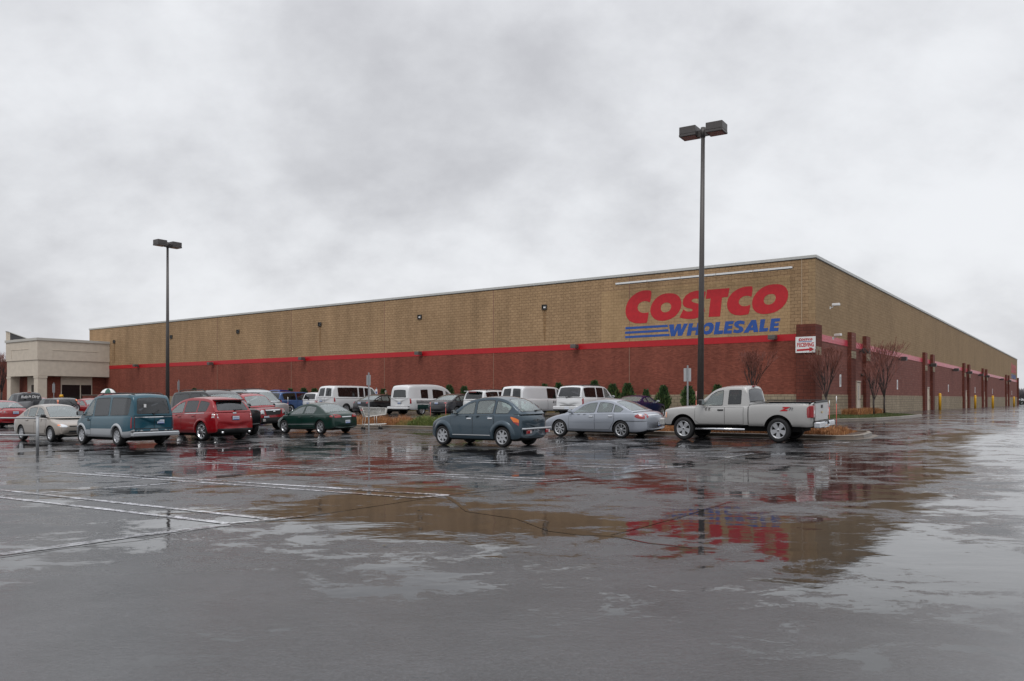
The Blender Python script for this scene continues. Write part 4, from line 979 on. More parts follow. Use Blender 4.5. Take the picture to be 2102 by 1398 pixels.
MIN = V(W=1.95, WB=3.03, R=.335, H=1.75, zb=.22, zbe=.26, deck=[(2.38, .45), (2.46, .66), (2.40, .82), (2.1, .95), (1.7, 1.04), (-2.2, 1.10), (-2.5, 1.06), (-2.58, .9), (-2.58, .45)], belt=[(1.8, 1.02), (-2.5, 1.10)],
  roof=[(1.85, 1.04), (1.25, 1.40), (.8, 1.65), (.3, 1.74), (-.5, 1.76), (-2.0, 1.74), (-2.35, 1.66), (-2.52, 1.10)], side=[(1.35, .42, 1.3, .1), (.30, -.80, .1, .05), (-.92, -2.15, .05, .15)], ws=(1.76, .98), rwz=[(1.16, 1.62, -.45, .45)], tum=.22, glass=(G_CLEAR, G_TINT), seatx=.6)
VAN = V(W=2.01, WB=3.43, R=.37, H=2.06, zb=.34, zbe=.38, arch=.05, deck=[(2.58, .55), (2.66, .80), (2.62, 1.02), (2.3, 1.14), (1.9, 1.22), (-2.7, 1.24), (-2.95, 1.2), (-3.0, .8), (-2.98, .5)], belt=[(2.0, 1.20), (-2.9, 1.24)],
  roof=[(2.02, 1.22), (1.6, 1.58), (1.3, 1.88), (1.0, 2.01), (0, 2.06), (-2.5, 2.05), (-2.82, 1.98), (-2.96, 1.24)], side=[(1.70, .98, .95, .06), (.78, .30, .05, 0), (.18, -.32, 0, 0), (-.45, -2.45, 0, .03)], ws=(1.94, 1.30), rwz=[(1.30, 1.86, -.44, -.05), (1.30, 1.86, .05, .44)], tum=.13, bow=.06, tap=.10, bowf=.12, glass=(G_CLEAR, G_TINT), seatx=1.0, rr=.09)
CONV = dict(VAN, H=2.28, roof=[(2.02, 1.22), (1.6, 1.60), (1.25, 1.92), (.8, 2.14), (.2, 2.26), (-.6, 2.28), (-2.6, 2.22), (-2.88, 2.10), (-2.96, 1.24)], side=[(1.70, .98, .95, .06, .16), (.70, -.50, .04, 0, .26), (-1.0, -1.75, 0, 0, .26)], rwz=[(1.30, 1.84, -.40, .40)])
CARGO = dict(VAN, side=[(1.70, .98, .95, .06), (.80, -.25, .05, 0)], H=2.06)
TAH = V(W=2.0, WB=2.946, R=.385, H=1.90, zb=.36, zbe=.40, arch=.06, deck=[(2.35, .60), (2.42, .80), (2.42, 1.02), (2.3, 1.12), (1.3, 1.20), (-2.2, 1.22), (-2.5, 1.2), (-2.58, .9), (-2.56, .55)], belt=[(1.3, 1.17), (-2.5, 1.22)],
  roof=[(1.38, 1.20), (.95, 1.52), (.62, 1.78), (.3, 1.88), (-.4, 1.90), (-2.0, 1.89), (-2.30, 1.82), (-2.50, 1.22)], side=[(1.05, .25, .95, .06), (.13, -.72, .06, .02), (-.84, -2.15, .02, .12)], ws=(1.30, .68), rwz=[(1.25, 1.78, -.47, .47)], tum=.17, glass=(G_CLEAR, G_TINT), bow=.07)
TRK = V(W=2.03, WB=3.65, R=.41, H=1.87, arch=.115, zb=.50, zbe=.46, deck=[(2.72, .62), (2.79, .80), (2.79, 1.02), (2.68, 1.13), (2.2, 1.19), (1.45, 1.23), (-.70, 1.24), (-.76, 1.33), (-3.0, 1.35), (-3.04, 1.30), (-3.06, .7), (-3.05, .6)], belt=[(1.5, 1.19), (-.75, 1.23)],
  roof=[(1.36, 1.22), (.95, 1.54), (.64, 1.77), (.38, 1.85), (.0, 1.875), (-.45, 1.875), (-.67, 1.84), (-.76, 1.26)], side=[(1.12, .26, .98, .04, .02), (.06, -.46, .06, .0, .03, .05, 2)], ws=(1.30, .66), rwz=[(1.34, 1.76, -.47, .47)], bed=(-.86, -2.95, .80), tum=.22, bow=.06, bowf=.10, tap=.05, drop=.03, bowr=.02, glass=(G_CLEAR, G_TINT), rearseat=0, seatx=.35, taper=.5, bowk=.1)
C_PT = paint('blue_grey_paint', (.044, .070, .092)); C_LAC = paint('pale_blue_silver_paint', (.32, .345, .39), .45, .36); C_TRK = paint('silver_birch_paint', (.40, .395, .385), .35, .36); C_GRN = paint('dark_green_paint', (.003, .026, .019), .1)
C_CIV = paint('champagne_paint', (.32, .285, .25), .4); C_RED = paint('red_paint', (.25, .001, .005), .05); C_TEAL = paint('teal_paint', (.004, .060, .092), .1); C_LOW = paint('silver_lower_paint', (.40, .42, .44), .5); C_RED2 = paint('deep_red_paint', (.26, .004, .010), .05)
C_BLK = paint('black_paint', (.008, .008, .010), .1); C_GRY = paint('charcoal_paint', (.030, .030, .036), .3); C_WHT = paint('white_car_paint', (.62, .63, .64), 0, .3); C_BLU = paint('steel_blue_paint', (.035, .080, .20), .35); C_DBL = paint('bright_blue_paint', (.006, .028, .16), .25)
C_NVY = paint('navy_paint', (.006, .010, .065), .2); C_SLV = paint('silver_paint', (.36, .37, .38), .5); C_DGY = paint('dark_grey_paint', (.055, .056, .062), .35)
def qz(S, y): return y
# --- blue-grey retro hatchback, nearest
c = car(PT, 'retro_hatchback', 'blue grey rounded hatchback with orange tail lamps in the open lane', 'car', C_PT, (1033.5, 918), 911.5, top=815, wheels='cover7')
flare(c, c.pm, .045, .16); c.doors([.92, -.07, -.98], z0=.36, hcol=M_CHROME); c.mirror(M_TRIM)
c.panel('taillight', [(-1.78, .95), (-1.62, .98), (-1.78, .80), (-1.98, .68), (-2.06, .74), (-1.98, .88)], 'L', M_AMB, .012, 2); c.panel('taillight', [(-1.78, .95), (-1.62, .98), (-1.78, .80), (-1.98, .68), (-2.06, .74), (-1.98, .88)], 'R', M_AMB, .012, 2)
for sg in (1, -1): c.panel('lamp_bezel', [(-1.80, .80), (-1.70, .84), (-1.84, .76), (-1.98, .67), (-2.04, .70), (-1.95, .80)], 'L' if sg > 0 else 'R', M_TAIL, .016, 2)
mb = MB(); c.patch(mb, [(-.82, .36), (.82, .36), (.82, .60), (-.82, .60)], 'B', .06, 0); mb.bx(-2.25, -2.10, -.80, .80, .56, .62, 1, .02); mb.obj('bumper', [c.pm, C_LOW], c.t)
for y in (.55, -.55): mb = MB(); mb.bx(-2.26, -2.20, y - .12, y + .12, .44, .54, 0, .01); mb.bx(-2.262, -2.258, y - .10, y - .02, .45, .53, 1); mb.obj('reflector', [M_TAIL, M_TAILC], c.t)
c.plate('B', 0, .50); mb = MB(); mb.box((c.xr_at(1.0) - .02, 0, .86), (.012, .34, .022), 0); mb.box((c.xr_at(1.0) - .025, 0, .86), (.02, .07, .07), 0); mb.obj('emblem', M_CHROME, c.t); c.wiper(-.2, 1.15, -.62, 1.19)
c.panel('side_moulding', [(.95, .36), (-.88, .36), (-.88, .385), (.95, .385)], 'L', M_CHROME, .014, 0)
c.panel('headlight', [(1.85, .70), (2.05, .62), (2.0, .78), (1.88, .82)], 'LR', M_HEAD, .012, 2)
# --- pale blue sedan
c = car(LAC, 'blue_silver_sedan', 'pale blue silver sedan with chrome window trim parked ahead of the silver pickup', 'car', C_LAC, (1276.6, 899.3), 1151, top=820, wheels='eight')
c.doors([.95, -.25, -1.12], z0=.33, hcol=M_CHROME); c.mirror()
c.panel('taillight', [(-1.98, .86), (-2.22, .97), (-2.36, .96), (-2.50, .74), (-2.28, .74), (-2.08, .78)], 'LR', M_TAIL, .010, 2); c.panel('taillight', [(-.88, .76), (-.62, .78), (-.60, .94), (-.84, .95)], 'B', M_TAIL, .010, 2); c.panel('taillight', [(.88, .76), (.62, .78), (.60, .94), (.84, .95)], 'B', M_TAIL, .010, 2)
mb = MB(); c.line(mb, [(.88, .60), (-.98, .62)], 'L', .03, .012, 0); c.line(mb, [(.88, .60), (-.98, .62)], 'R', .03, .012, 0); mb.obj('side_moulding', C_LAC, c.t)
mb = MB(); c.line(mb, [(-.6, .88), (.6, .88)], 'B', .03, .012, 0); c.line(mb, [(-1.55, .66), (-2.45, .66)], 'L', .02, .008, 1); mb.obj('trunk_trim', [M_CHROME, M_SEAM2], c.t)
mb = MB(); c.patch(mb, [(-.80, .34), (.80, .34), (.80, .62), (-.80, .62)], 'B', .025, 0); mb.obj('bumper', c.pm, c.t); c.plate('B', 0, .52)
c.panel('headlight', [(2.12, .60), (2.34, .56), (2.30, .68), (2.10, .74)], 'LR', M_HEAD, .010, 2)
# --- silver pickup
c = car(TRK, 'pickup_truck', 'silver extended cab pickup truck with chrome side step and rear bumper', 'pickup truck', C_TRK, (1598.8, 908.4), 1404.7, top=793, wheels='fivefat')
c.doors([1.34, .16, -.56], z0=.60, hcol=M_TRIM, hlen=.2, nh=1); c.mirror(M_TRIM, x=1.02, dz=.16, sc=1.5)
for sd, sg in (('L', 1), ('R', -1)): mb = MB(); c.patch(mb, [(-3.03, .84), (-2.86, .84), (-2.84, .95), (-2.84, 1.16), (-2.92, 1.24), (-3.03, 1.24)], sd, .012); mb.bx(-3.085, -2.96, sg * 1.005, sg * .82, .84, 1.24, 0, .02); mb.bx(-3.09, -3.08, sg * .97, sg * .84, .98, 1.08, 1); mb.obj('taillight', [M_TAIL, M_TAILC], c.t)
mb = MB(); mb.bx(-3.10, -3.055, -.80, .80, .72, 1.34, 0, .012); mb.bx(-3.105, -3.04, -.80, .80, 1.30, 1.37, 1, .01); mb.bx(-3.115, -3.10, -.10, .10, 1.13, 1.24, 1, .005)
mb.box((-3.11, 0, .99), (.012, .20, .06), 2, None, .005); tg = mb.obj('tailgate', [c.pm, M_TRIM, mat('gold_emblem', (.55, .42, .2), .3, .8)], c.t)
mb = MB(); mb.bx(-3.30, -3.08, .28, .98, .50, .70, 0, .03); mb.bx(-3.30, -3.08, -.98, -.28, .50, .70, 0, .03); mb.bx(-3.28, -3.08, -.30, .30, .48, .58, 0, .02); mb.bx(-3.26, -3.06, -.9, .9, .66, .72, 1); mb.bx(-3.2, -3.1, -.3, .3, .56, .68, 1); mb.obj('bumper', [M_CHROME, M_TRIM], c.t)
mb = MB(); mb.box((-3.29, .18, .60), (.012, .30, .16), 0); mb.box((-3.297, .18, .57), (.004, .28, .03), 1); mb.obj('license_plate', [M_PLATE, mat('plate_orange', (.6, .3, .08), .4)], c.t)
mb = MB(); mb.tube([(1.30, 1.02, .42), (-.62, 1.02, .42)], .045, 8); mb.tube([(1.30, -1.02, .42), (-.62, -1.02, .42)], .045, 8); mb.obj('side_step', M_CHROME, c.t)
mb = MB(); mb.bx(-.80, -2.98, .985, .90, 1.345, 1.375, 0, .01); mb.bx(-.80, -2.98, -.985, -.90, 1.345, 1.375, 0, .01); mb.obj('bed_rail_cap', M_TRIM, c.t)
mb = MB(); mb.bx(2.62, 2.84, -.98, .98, .50, .78, 0, .05); mb.obj('bumper', c.pm, c.t)
c.panel('headlight', [(2.55, .80), (2.74, .80), (2.74, 1.06), (2.62, 1.08), (2.55, 1.0)], 'LR', M_HEAD, .012, 1); c.panel('turn_signal', [(2.50, .80), (2.56, .80), (2.56, 1.0), (2.50, 1.0)], 'LR', mat('pale_amber_lens', (.7, .38, .25), .15), .014, 0)
mb = MB(); mb.bx(-.58, -.70, -.12, .12, 1.865, 1.90, 0, .01); mb.obj('brake_lamp', M_TAIL, c.t)
mb = MB(); c.line(mb, [(1.25, .70), (.20, .70)], 'L', .07, .012); c.line(mb, [(.12, .70), (-.52, .70)], 'L', .07, .012); mb.obj('side_moulding', c.pm, c.t)
mb = MB(); c.line(mb, [(-.74, 1.28), (-.74, .60)], 'L', .03, .006); c.line(mb, [(-.74, 1.28), (-.74, .60)], 'R', .03, .006); mb.obj('cab_gap', M_SEAM2, c.t)
M_DEC = mat('decal_red', (.45, .01, .015), .4); M_DEC2 = mat('decal_silver', (.14, .14, .15), .35)
p = c.proj(-2.05, 1.12, 'L', .012); text_mesh('decal', 'Z', M_DEC, .17, c.t, (p.x, p.y + .004, p.z), (math.radians(90), 0, math.pi), 1.9, .35, .012); text_mesh('decal', '71', M_DEC2, .14, c.t, (p.x - .24, p.y + .004, p.z + .005), (math.radians(90), 0, math.pi), 1.1, .35, .004)
# --- dark green sedan
c = car(GRN, 'green_sedan', 'dark green sedan with red tail lamps beside the shopping cart', 'car', C_GRN, (660, 891.5), 586, top=826.5, wheels='five')
c.doors([1.12, -.06, -.98], z0=.34); c.mirror()
for sg in (1, -1): c.panel('taillight', [(sg * .32, .76), (sg * .86, .74), (sg * .86, .92), (sg * .40, .88)], 'B', M_TAIL, .012, 1)
c.panel('taillight', [(-1.98, .80), (-2.30, .76), (-2.36, .90), (-2.15, .92)], 'LR', M_TAIL, .012, 2)
mb = MB(); c.line(mb, [(-.30, .78), (.30, .78)], 'B', .04, .014); mb.obj('trunk_trim', M_CHROME, c.t)
mb = MB(); c.patch(mb, [(-.80, .36), (.80, .36), (.80, .64), (-.80, .64)], 'B', .025, 0); mb.obj('bumper', c.pm, c.t); c.plate('B', 0, .55)
mb = MB(); c.line(mb, [(1.0, .44), (-.95, .46)], 'L', .02, .012, 0); mb.obj('side_moulding', C_LOW, c.t)
# --- red SUV from behind
c = car(EDG, 'red_crossover', 'bright red crossover with chrome wheels seen from behind beside the teal van', 'car', C_RED, (417, 905), None, top=816, wheels='nine')
flare(c, c.pm, .02, .10); c.doors([1.05, -.05, -1.04], z0=.42); c.mirror(x=.95)
for sg, sd in ((1, 'L'), (-1, 'R')):
    mb = MB(); c.patch(mb, [(-1.98, .84), (-2.24, .82), (-2.24, 1.12), (-2.06, 1.15)], sd, .014, 0); c.patch(mb, [(sg * .70, .82), (sg * .92, .84), (sg * .92, 1.10), (sg * .78, 1.12)], 'B', .014, 0)
    for z in (.90, 1.0): c.patch(mb, [(-2.08, z), (-2.22, z), (-2.22, z + .06), (-2.10, z + .06)], sd, .018, 1); c.patch(mb, [(sg * .74, z), (sg * .90, z), (sg * .90, z + .045), (sg * .75, z + .045)], 'B', .018, 1)
    mb.obj('taillight', [M_TAIL, M_TAILC], c.t)
c.panel('lower_trim', [(-.88, .30), (.88, .30), (.84, .48), (-.84, .48)], 'B', M_TRIM, .05, 0); mb = MB(); c.patch(mb, [(-.86, .48), (.86, .48), (.82, .66), (-.82, .66)], 'B', .025, 0); mb.obj('bumper', c.pm, c.t)
mb = MB(); mb.bx(-2.06, -1.78, -.66, .66, 1.585, 1.615, 0, .01); mb.bx(-2.03, -1.80, -.64, .64, 1.56, 1.585, 1); mb.obj('spoiler', [c.pm, M_TRIM], c.t)
c.plate('B', 0, .88); c.wiper(-.05, 1.19, -.42, 1.22); mb = MB(); mb.box((c.proj(0, 1.07, 'B', .02)), (.02, .16, .06), 0, None, .01); mb.obj('emblem', M_CHROME, c.t)
mb = MB(); c.line(mb, [(.95, 1.035), (-1.60, 1.09)], 'L', .02, .012); mb.obj('window_trim', M_CHROME, c.t)
for sg in (1, -1): mb = MB(); mb.tube([(-2.42, sg * .62, .33), (-2.25, sg * .62, .33)], .045, 10); mb.obj('exhaust', M_CHROME, c.t)
# --- teal van
c = car(AST, 'teal_van', 'teal blue van with silver lower panels and roof rack, rear facing the lane', 'van', C_TEAL, (244, 915.4), 174, top=809, wheels='steel', pm2=C_LOW)
flare(c, C_LOW, .04, .10); c.doors([1.50, .62], z0=.40, hcol=M_TRIM); c.doors([.58, -.72], 'R', z0=.40); c.mirror(M_TRIM, x=1.30, dz=.14, sc=1.3); c.rails(.55, -2.2, M_TRIM)
for sg, sd in ((1, 'L'), (-1, 'R')): mb = MB(); c.patch(mb, [(-2.36, .66), (-2.50, .66), (-2.50, 1.06), (-2.36, 1.06)], sd, .014, 0); c.patch(mb, [(sg * .80, .66), (sg * .96, .66), (sg * .96, 1.06), (sg * .80, 1.06)], 'B', .014, 0); c.patch(mb, [(sg * .84, .68), (sg * .92, .68), (sg * .92, .75), (sg * .84, .75)], 'B', .018, 1); mb.obj('taillight', [M_TAIL, M_TAILC], c.t)
mb = MB(); c.line(mb, [(-.78, 1.06), (.78, 1.06)], 'B', .025, .012, 0); c.line(mb, [(0, 1.05), (0, .62)], 'B', .015, .012, 1); c.line(mb, [(-.78, .64), (.78, .64)], 'B', .02, .01, 1); c.line(mb, [(.79, 1.06), (.79, .60)], 'B', .015, .01, 1); c.line(mb, [(-.79, 1.06), (-.79, .60)], 'B', .015, .01, 1); mb.obj('tailgate_trim', [M_CHROME, M_SEAM2], c.t)
mb = MB(); mb.bx(-2.70, -2.50, -.98, .98, .36, .52, 0, .03); mb.bx(-2.66, -2.50, -.98, .98, .52, .555, 1); mb.obj('bumper', [C_LOW, M_TRIM], c.t); c.plate('B', -.28, .88); c.wiper(.02, 1.18, -.25, 1.32)
mb = MB(); mb.box((c.xr_at(1.45) - .03, .36, 1.48), (.008, .10, .12), 0); mb.obj('sticker', M_WHITE, c.t)
# --- champagne compact facing right
c = car(CIV, 'champagne_sedan', 'champagne compact sedan facing right between railing and teal van', 'car', C_CIV, (48, 903.4), 107, 'right', 'R', top=831, wheels='steel')
c.doors([1.0, -.07, -.90], z0=.33); c.mirror(M_TRIM)
for sg, sd in ((1, 'L'), (-1, 'R')):
    c.panel('headlight', [(1.78, .66), (2.12, .56), (2.10, .68), (1.85, .78)], sd, M_HEAD, .012, 1); c.panel('headlight', [(sg * .82, .58), (sg * .42, .58), (sg * .50, .68), (sg * .82, .72)], 'F', M_HEAD, .014, 1); c.panel('turn_signal', [(1.74, .66), (1.88, .62), (1.90, .72), (1.80, .76)], sd, M_AMB, .016, 1)
mb = MB(); c.patch(mb, [(-.80, .34), (.80, .34), (.80, .56), (-.80, .56)], 'F', .05, 0); c.patch(mb, [(-.45, .38), (.45, .38), (.40, .45), (-.40, .45)], 'F', .058, 1); c.patch(mb, [(-.38, .60), (.38, .60), (.38, .64), (-.38, .64)], 'F', .02, 1); mb.obj('bumper', [c.pm, M_TRIM], c.t)
mb = MB(); c.line(mb, [(.92, .60), (-.85, .62)], 'R', .025, .012); mb.obj('side_moulding', c.pm, c.t)
# --- red SUV facing right
c = car(TRB, 'red_suv', 'deep red boxy suv facing right with dark lower bumper and roof rails', 'suv', C_RED2, (519, 884.8), None, 'right', 'R', 'front', top=809, wheels='five')
flare(c, M_TRIM, .03, .09); c.doors([.95, -.12, -1.0], z0=.42); c.mirror(M_TRIM); c.rails(.2, -1.8, M_TRIM)
mb = MB(); c.patch(mb, [(-.86, .34), (.86, .34), (.84, .62), (-.84, .62)], 'F', .07, 0); mb.obj('bumper', M_TRIM, c.t)
mb = MB(); c.patch(mb, [(-.42, .74), (.42, .74), (.50, .98), (-.50, .98)], 'F', .015, 0); c.patch(mb, [(-.46, .94), (.46, .94), (.50, 1.0), (-.50, 1.0)], 'F', .03, 1); g = c.proj(0, .92, 'F', .04); mb.box(g, (.02, .14, .10), 1, None, .01); mb.obj('grille', [M_TRIM, M_CHROME], c.t)
for sg, sd in ((1, 'L'), (-1, 'R')): mb = MB(); c.patch(mb, [(sg * .56, .78), (sg * .86, .80), (sg * .86, 1.0), (sg * .56, .98)], 'F', .02); c.patch(mb, [(1.90, .82), (2.06, .80), (2.06, .98), (1.92, .98)], sd, .014); mb.obj('headlight', M_HEAD, c.t)
for sg in (1, -1): g = c.proj(sg * .62, .50, 'F', .09); mb = MB(); mb.box(g, (.02, .16, .12), 0, None, .008); mb.obj('fog_lamp', M_HEAD, c.t)
c.panel('hood_guard', [(-.70, 1.03), (.70, 1.03), (.66, 1.08), (-.66, 1.08)], 'F', M_TRIM, .03, 0); c.plate('F', -.45, .62)
# --- red coupe far left
c = car(dict(SED, H=1.42), 'red_sedan', 'red sedan with a trunk spoiler at the left edge of the lot', 'car', C_RED, (-14, 879), None, top=823, wheels='ten')
for sg in (1, -1):
    mb = MB(); c.patch(mb, [(sg * .42, .80), (sg * .88, .80), (sg * .88, .98), (sg * .46, .96)], 'B', .012, 0)
    for q in (.56, .72): g = c.proj(sg * q, .88, 'B', .018); mb.box(g, (.012, .09, .09), 1, None, .004)
    mb.obj('taillight', [M_TAIL, M_TAILC], c.t)
mb = MB(); mb.tube([(-2.32, .72, 1.0), (-2.42, .66, 1.10), (-2.44, 0, 1.12), (-2.42, -.66, 1.10), (-2.32, -.72, 1.0)], .022, 6); mb.obj('spoiler', C_DGY, c.t); c.plate('B', 0, .84); c.mirror(); c.doors([1.0, -.12, -.98], z0=.34)
mb = MB(); c.patch(mb, [(-.80, .40), (.80, .40), (.80, .66), (-.80, .66)], 'B', .025, 0); mb.obj('bumper', c.pm, c.t)
# --- grey compact suv with spare wheel
c = car(CRV, 'grey_suv', 'grey compact suv with tall orange and red corner lamps and a tailgate spare wheel', 'suv', C_DGY, (107, None, 58), None, top=823, wheels='ten')
for sg in (1, -1):
    mb = MB(); n = 6; pts = [(c.xr_at(z) - .01, sg * (c.w(-2.1) * .92 - (z - 1.1) * .20 - .02), z) for z in (1.12, 1.25, 1.38, 1.5, 1.62)]
    mb.tube(pts[:3], .06, 6, 0); mb.tube(pts[2:], .055, 6, 1); mb.obj('taillight', [M_TAIL, M_AMB], c.t)
mb = MB(); tm, rm = WHEELS['ten']
for nm, me_ in (('spare_wheel', tm),):
    o = bpy.data.objects.new(nm, me_); COL.objects.link(o); o.parent = c.t; o.location = (-2.36, -.35, .98); o.rotation_euler = (0, 0, math.radians(90)); o.scale = (.34, .34, .34)
    r = bpy.data.objects.new('rim', rm); COL.objects.link(r); r.parent = o
c.panel('tailgate', [(-.80, .50), (.80, .50), (.80, 1.12), (-.80, 1.12)], 'B', C_BLK, .012, 1)
# --- dark pickup with script on its rear window
c = car(dict(TRK, W=1.95), 'dark_pickup_truck', 'dark grey lifted pickup truck with white script on the rear window', 'pickup truck', C_DGY, (52, None, 60), None, top=803, wheels='five')
rz = 1.68; Pn = c.xr_at(1.62) - .03
for tx, y in (('Ridin\'', .38), ('Dirty', -.38)): text_mesh('window_script', tx, M_WHITE, .26, c.t, (c.xr_at(1.58) - .045, y, 1.60), (math.radians(90), 0, math.radians(-90)), 1, .3, .008)
mb = MB(); mb.box((c.xr_at(1.6) - .035, 0, 1.62), (.01, .12, .12), 0, None, .004); mb.obj('window_sticker', M_WHITE, c.t)
mb = MB(); mb.bx(-.5, -.62, -.45, .45, 1.885, 1.915, 0); mb.bx(-.50, -.625, -.12, .12, 1.88, 1.92, 1); mb.obj('brake_lamp', [M_WHITE, M_TAIL], c.t); mb = MB(); mb.bx(-3.10, -3.055, -.80, .80, .72, 1.34, 0, .012); mb.obj('tailgate', c.pm, c.t); c.mirror(M_TRIM, x=1.0, sc=1.4)
# --- cars behind, between the rows
def simple_rear(c, z0=.72, z1=.95, y0=.60, y1=.90, col=None, pl=.85, bump=True):
    for sg, sd in ((1, 'L'), (-1, 'R')): mb = MB(); c.patch(mb, [(sg * y0, z0), (sg * y1, z0), (sg * y1, z1), (sg * y0, z1)], 'B', .014); c.patch(mb, [(c.xr + .10, z0), (c.xr + .24, z0), (c.xr + .24, z1), (c.xr + .10, z1)], sd, .014); mb.obj('taillight', col or M_TAIL, c.t)
    if pl: c.plate('B', 0, pl)
    if bump: mb = MB(); c.patch(mb, [(-.84, .38), (.84, .38), (.84, .62), (-.84, .62)], 'B', .03, 0); mb.obj('bumper', c.pm, c.t)
c = car(dict(TAH, H=1.82), 'black_suv', 'black suv with roof rails behind the bright red crossover', 'suv', C_BLK, (372, None, 37.6), None, 'right', 'R', 'rear', top=804, wheels='five'); c.rails(.2, -2.0, M_TRIM, cross=False); c.mirror(M_TRIM); c.doors([1.2, .19, -.78], 'R', z0=.5)
c = car(dict(TAH, H=1.86), 'silver_suv', 'silver suv with black roof rack behind the deep red suv', 'suv', C_SLV, (468, None, 49), None, 'right', 'R', 'rear', top=802, wheels='five'); c.rails(.2, -2.1, M_TRIM); c.mirror(M_TRIM); c.doors([1.2, .19, -.78], 'R', z0=.5)
c = car(dict(SED, H=1.45), 'red_car', 'red car whose roof shows behind the dark pickup', 'car', C_RED2, (66, None, 66), None, top=817, wheels='ten')
c = car(dict(SED, H=1.45), 'red_car', 'red car nosing out between the grey suv and the teal van', 'car', C_RED, (185, None, 61), None, 'right', 'R', 'front', top=819, wheels='ten'); c.panel('headlight', [(.80, .62), (.42, .62), (.45, .74), (.80, .76)], 'F', M_HEAD, .014, 1)
c = car(dict(TRB, H=1.72), 'red_car', 'red suv roof beneath the green and white umbrella', 'suv', C_RED, (226, None, 58), None, top=806, wheels='five')
# --- the row by the building, noses to the wall
BV = 41.4 - 48.7
def backrow(px, dv=0):
    r = (px - W0 / 2) / F0; b = BV + dv                    # point on the line b=const in direction r
    k = (b + CN.dot(ey)) / (Vector((r, 1, 0)).dot(ey)); return (px, None, k)
G2 = 'vehicles nosed in toward the brick wall'
c = car(MIN, 'blue_minivan', 'steel blue minivan with a white capped roof corner in the back row', 'minivan', C_BLU, backrow(595), None, 'away', 'R', top=805, wheels='nine', grp=G2); simple_rear(c, .92, 1.16, .72, .96, pl=.92); c.doors([.42, -.86], 'R', z0=.36); mb = MB(); c.line(mb, [(-.6, 1.02), (.6, 1.02)], 'B', .04, .015); mb.obj('tailgate_trim', M_CHROME, c.t); c.t['label'] = 'steel blue minivan in the back row, left of the small white minivan'
c = car(dict(TRK, H=1.80, W=1.95), 'blue_pickup_truck', 'bright blue pickup truck with cap just left of the steel blue minivan', 'pickup truck', C_DBL, backrow(552, 2.5), None, 'away', 'R', top=802.5, wheels='five', grp=G2); simple_rear(c, .84, 1.2, .80, .98, pl=0, bump=False)
c = car(dict(MIN, H=1.72), 'white_minivan', 'white minivan mostly hidden between the blue minivan and the long white van', 'minivan', C_WHT, backrow(668, 2.2), None, 'away', 'R', top=807, wheels='ten', grp=G2); simple_rear(c, .90, 1.16, .74, .96, pl=.85); c.wiper(0, 1.16, 0, 1.4)
c = car(VAN, 'white_passenger_van', 'white long passenger van with two rear door windows in the back row', 'van', C_WHT, backrow(709), None, 'away', 'R', top=793, wheels='steel', grp=G2); simple_rear(c, .90, 1.18, .82, .98, M_TAIL, 0)
mb = MB(); c.line(mb, [(0, 1.95), (0, .5)], 'B', .02, .01); c.line(mb, [(-2.7, 1.16), (1.6, 1.16)], 'R', .025, .012); mb.obj('body_seam', M_SEAM2, c.t); c.plate('B', .42, .98); c.mirror(M_TRIM, sc=1.5)
c = car(dict(SED, H=1.52), 'black_sedan', 'black sedan with red and clear tail lamps between two white vans', 'car', C_BLK, backrow(775, -.4), None, 'away', 'R', top=808.5, wheels='ten', grp=G2); simple_rear(c, .82, 1.02, .60, .90, M_TAIL, .86); c.doors([1.0, -.12, -.98], 'R', z0=.36)
mb = MB(); n = 14; mb.tube([c.F(c.t_of_x(1.0 - 2.6 * i / n), -.66) + Vector((0, -.012, 0)) for i in range(n + 1)], .014, 5); mb.obj('window_trim', M_CHROME, c.t)
c = car(CONV, 'conversion_van', 'white high top conversion van with dark green lower side panels', 'van', C_WHT, backrow(864.5), None, 'away', 'R', top=790.5, wheels='steel', grp=G2, pm2=paint('dark_teal_lower', (.012, .05, .05), .2)); simple_rear(c, .86, 1.22, .86, .98, M_TAIL, .92, False)
mb = MB(); mb.bx(-3.16, -2.95, -.98, .98, .46, .64, 0, .03); mb.bx(-3.12, -2.95, -.98, .98, .64, .68, 1); mb.obj('bumper', [C_WHT, C_GRY], c.t); c.mirror(M_TRIM, sc=1.4)
mb = MB()
for z, x1 in ((1.08, .3), (1.02, .6), (.96, 1.4), (.90, 1.5)): c.line(mb, [(-2.3, z), (-1.2, z - .015), (x1, z + .03)], 'R', .03, .012)
mb.obj('side_stripes', C_GRY, c.t); c.panel('lower_side_panel', [(-2.2, .46), (1.2, .46), (1.2, .74), (-2.2, .78)], 'R', paint('dark_teal_panel', (.012, .05, .05), .2), .010, 0)
c = car(SED, 'charcoal_sedan', 'charcoal grey sedan between the high top van and the white minivan with a rear spoiler', 'car', C_GRY, backrow(936, -1.2), None, 'away', 'R', top=809, wheels='ten', grp=G2); simple_rear(c, .86, 1.02, .58, .92, M_TAIL, .88); c.doors([1.0, -.12, -.98], 'R', z0=.36); mb = MB(); c.line(mb, [(-.85, .70), (.85, .70)], 'B', .05, .03); mb.obj('bumper_lip', C_DGY, c.t)
c = car(MIN, 'white_minivan', 'white minivan with a rear spoiler right of the charcoal sedan', 'minivan', C_WHT, backrow(1012), None, 'away', 'R', top=802, wheels='ten', grp=G2); simple_rear(c, .90, 1.18, .80, .97, pl=.82); mb = MB(); mb.bx(-2.62, -2.30, -.66, .66, 1.68, 1.71, 0, .01); mb.bx(-2.6, -2.5, -.3, .3, 1.62, 1.68, 1); mb.obj('spoiler', [C_WHT, M_TAIL], c.t); c.rails(.2, -2.0, M_TRIM)
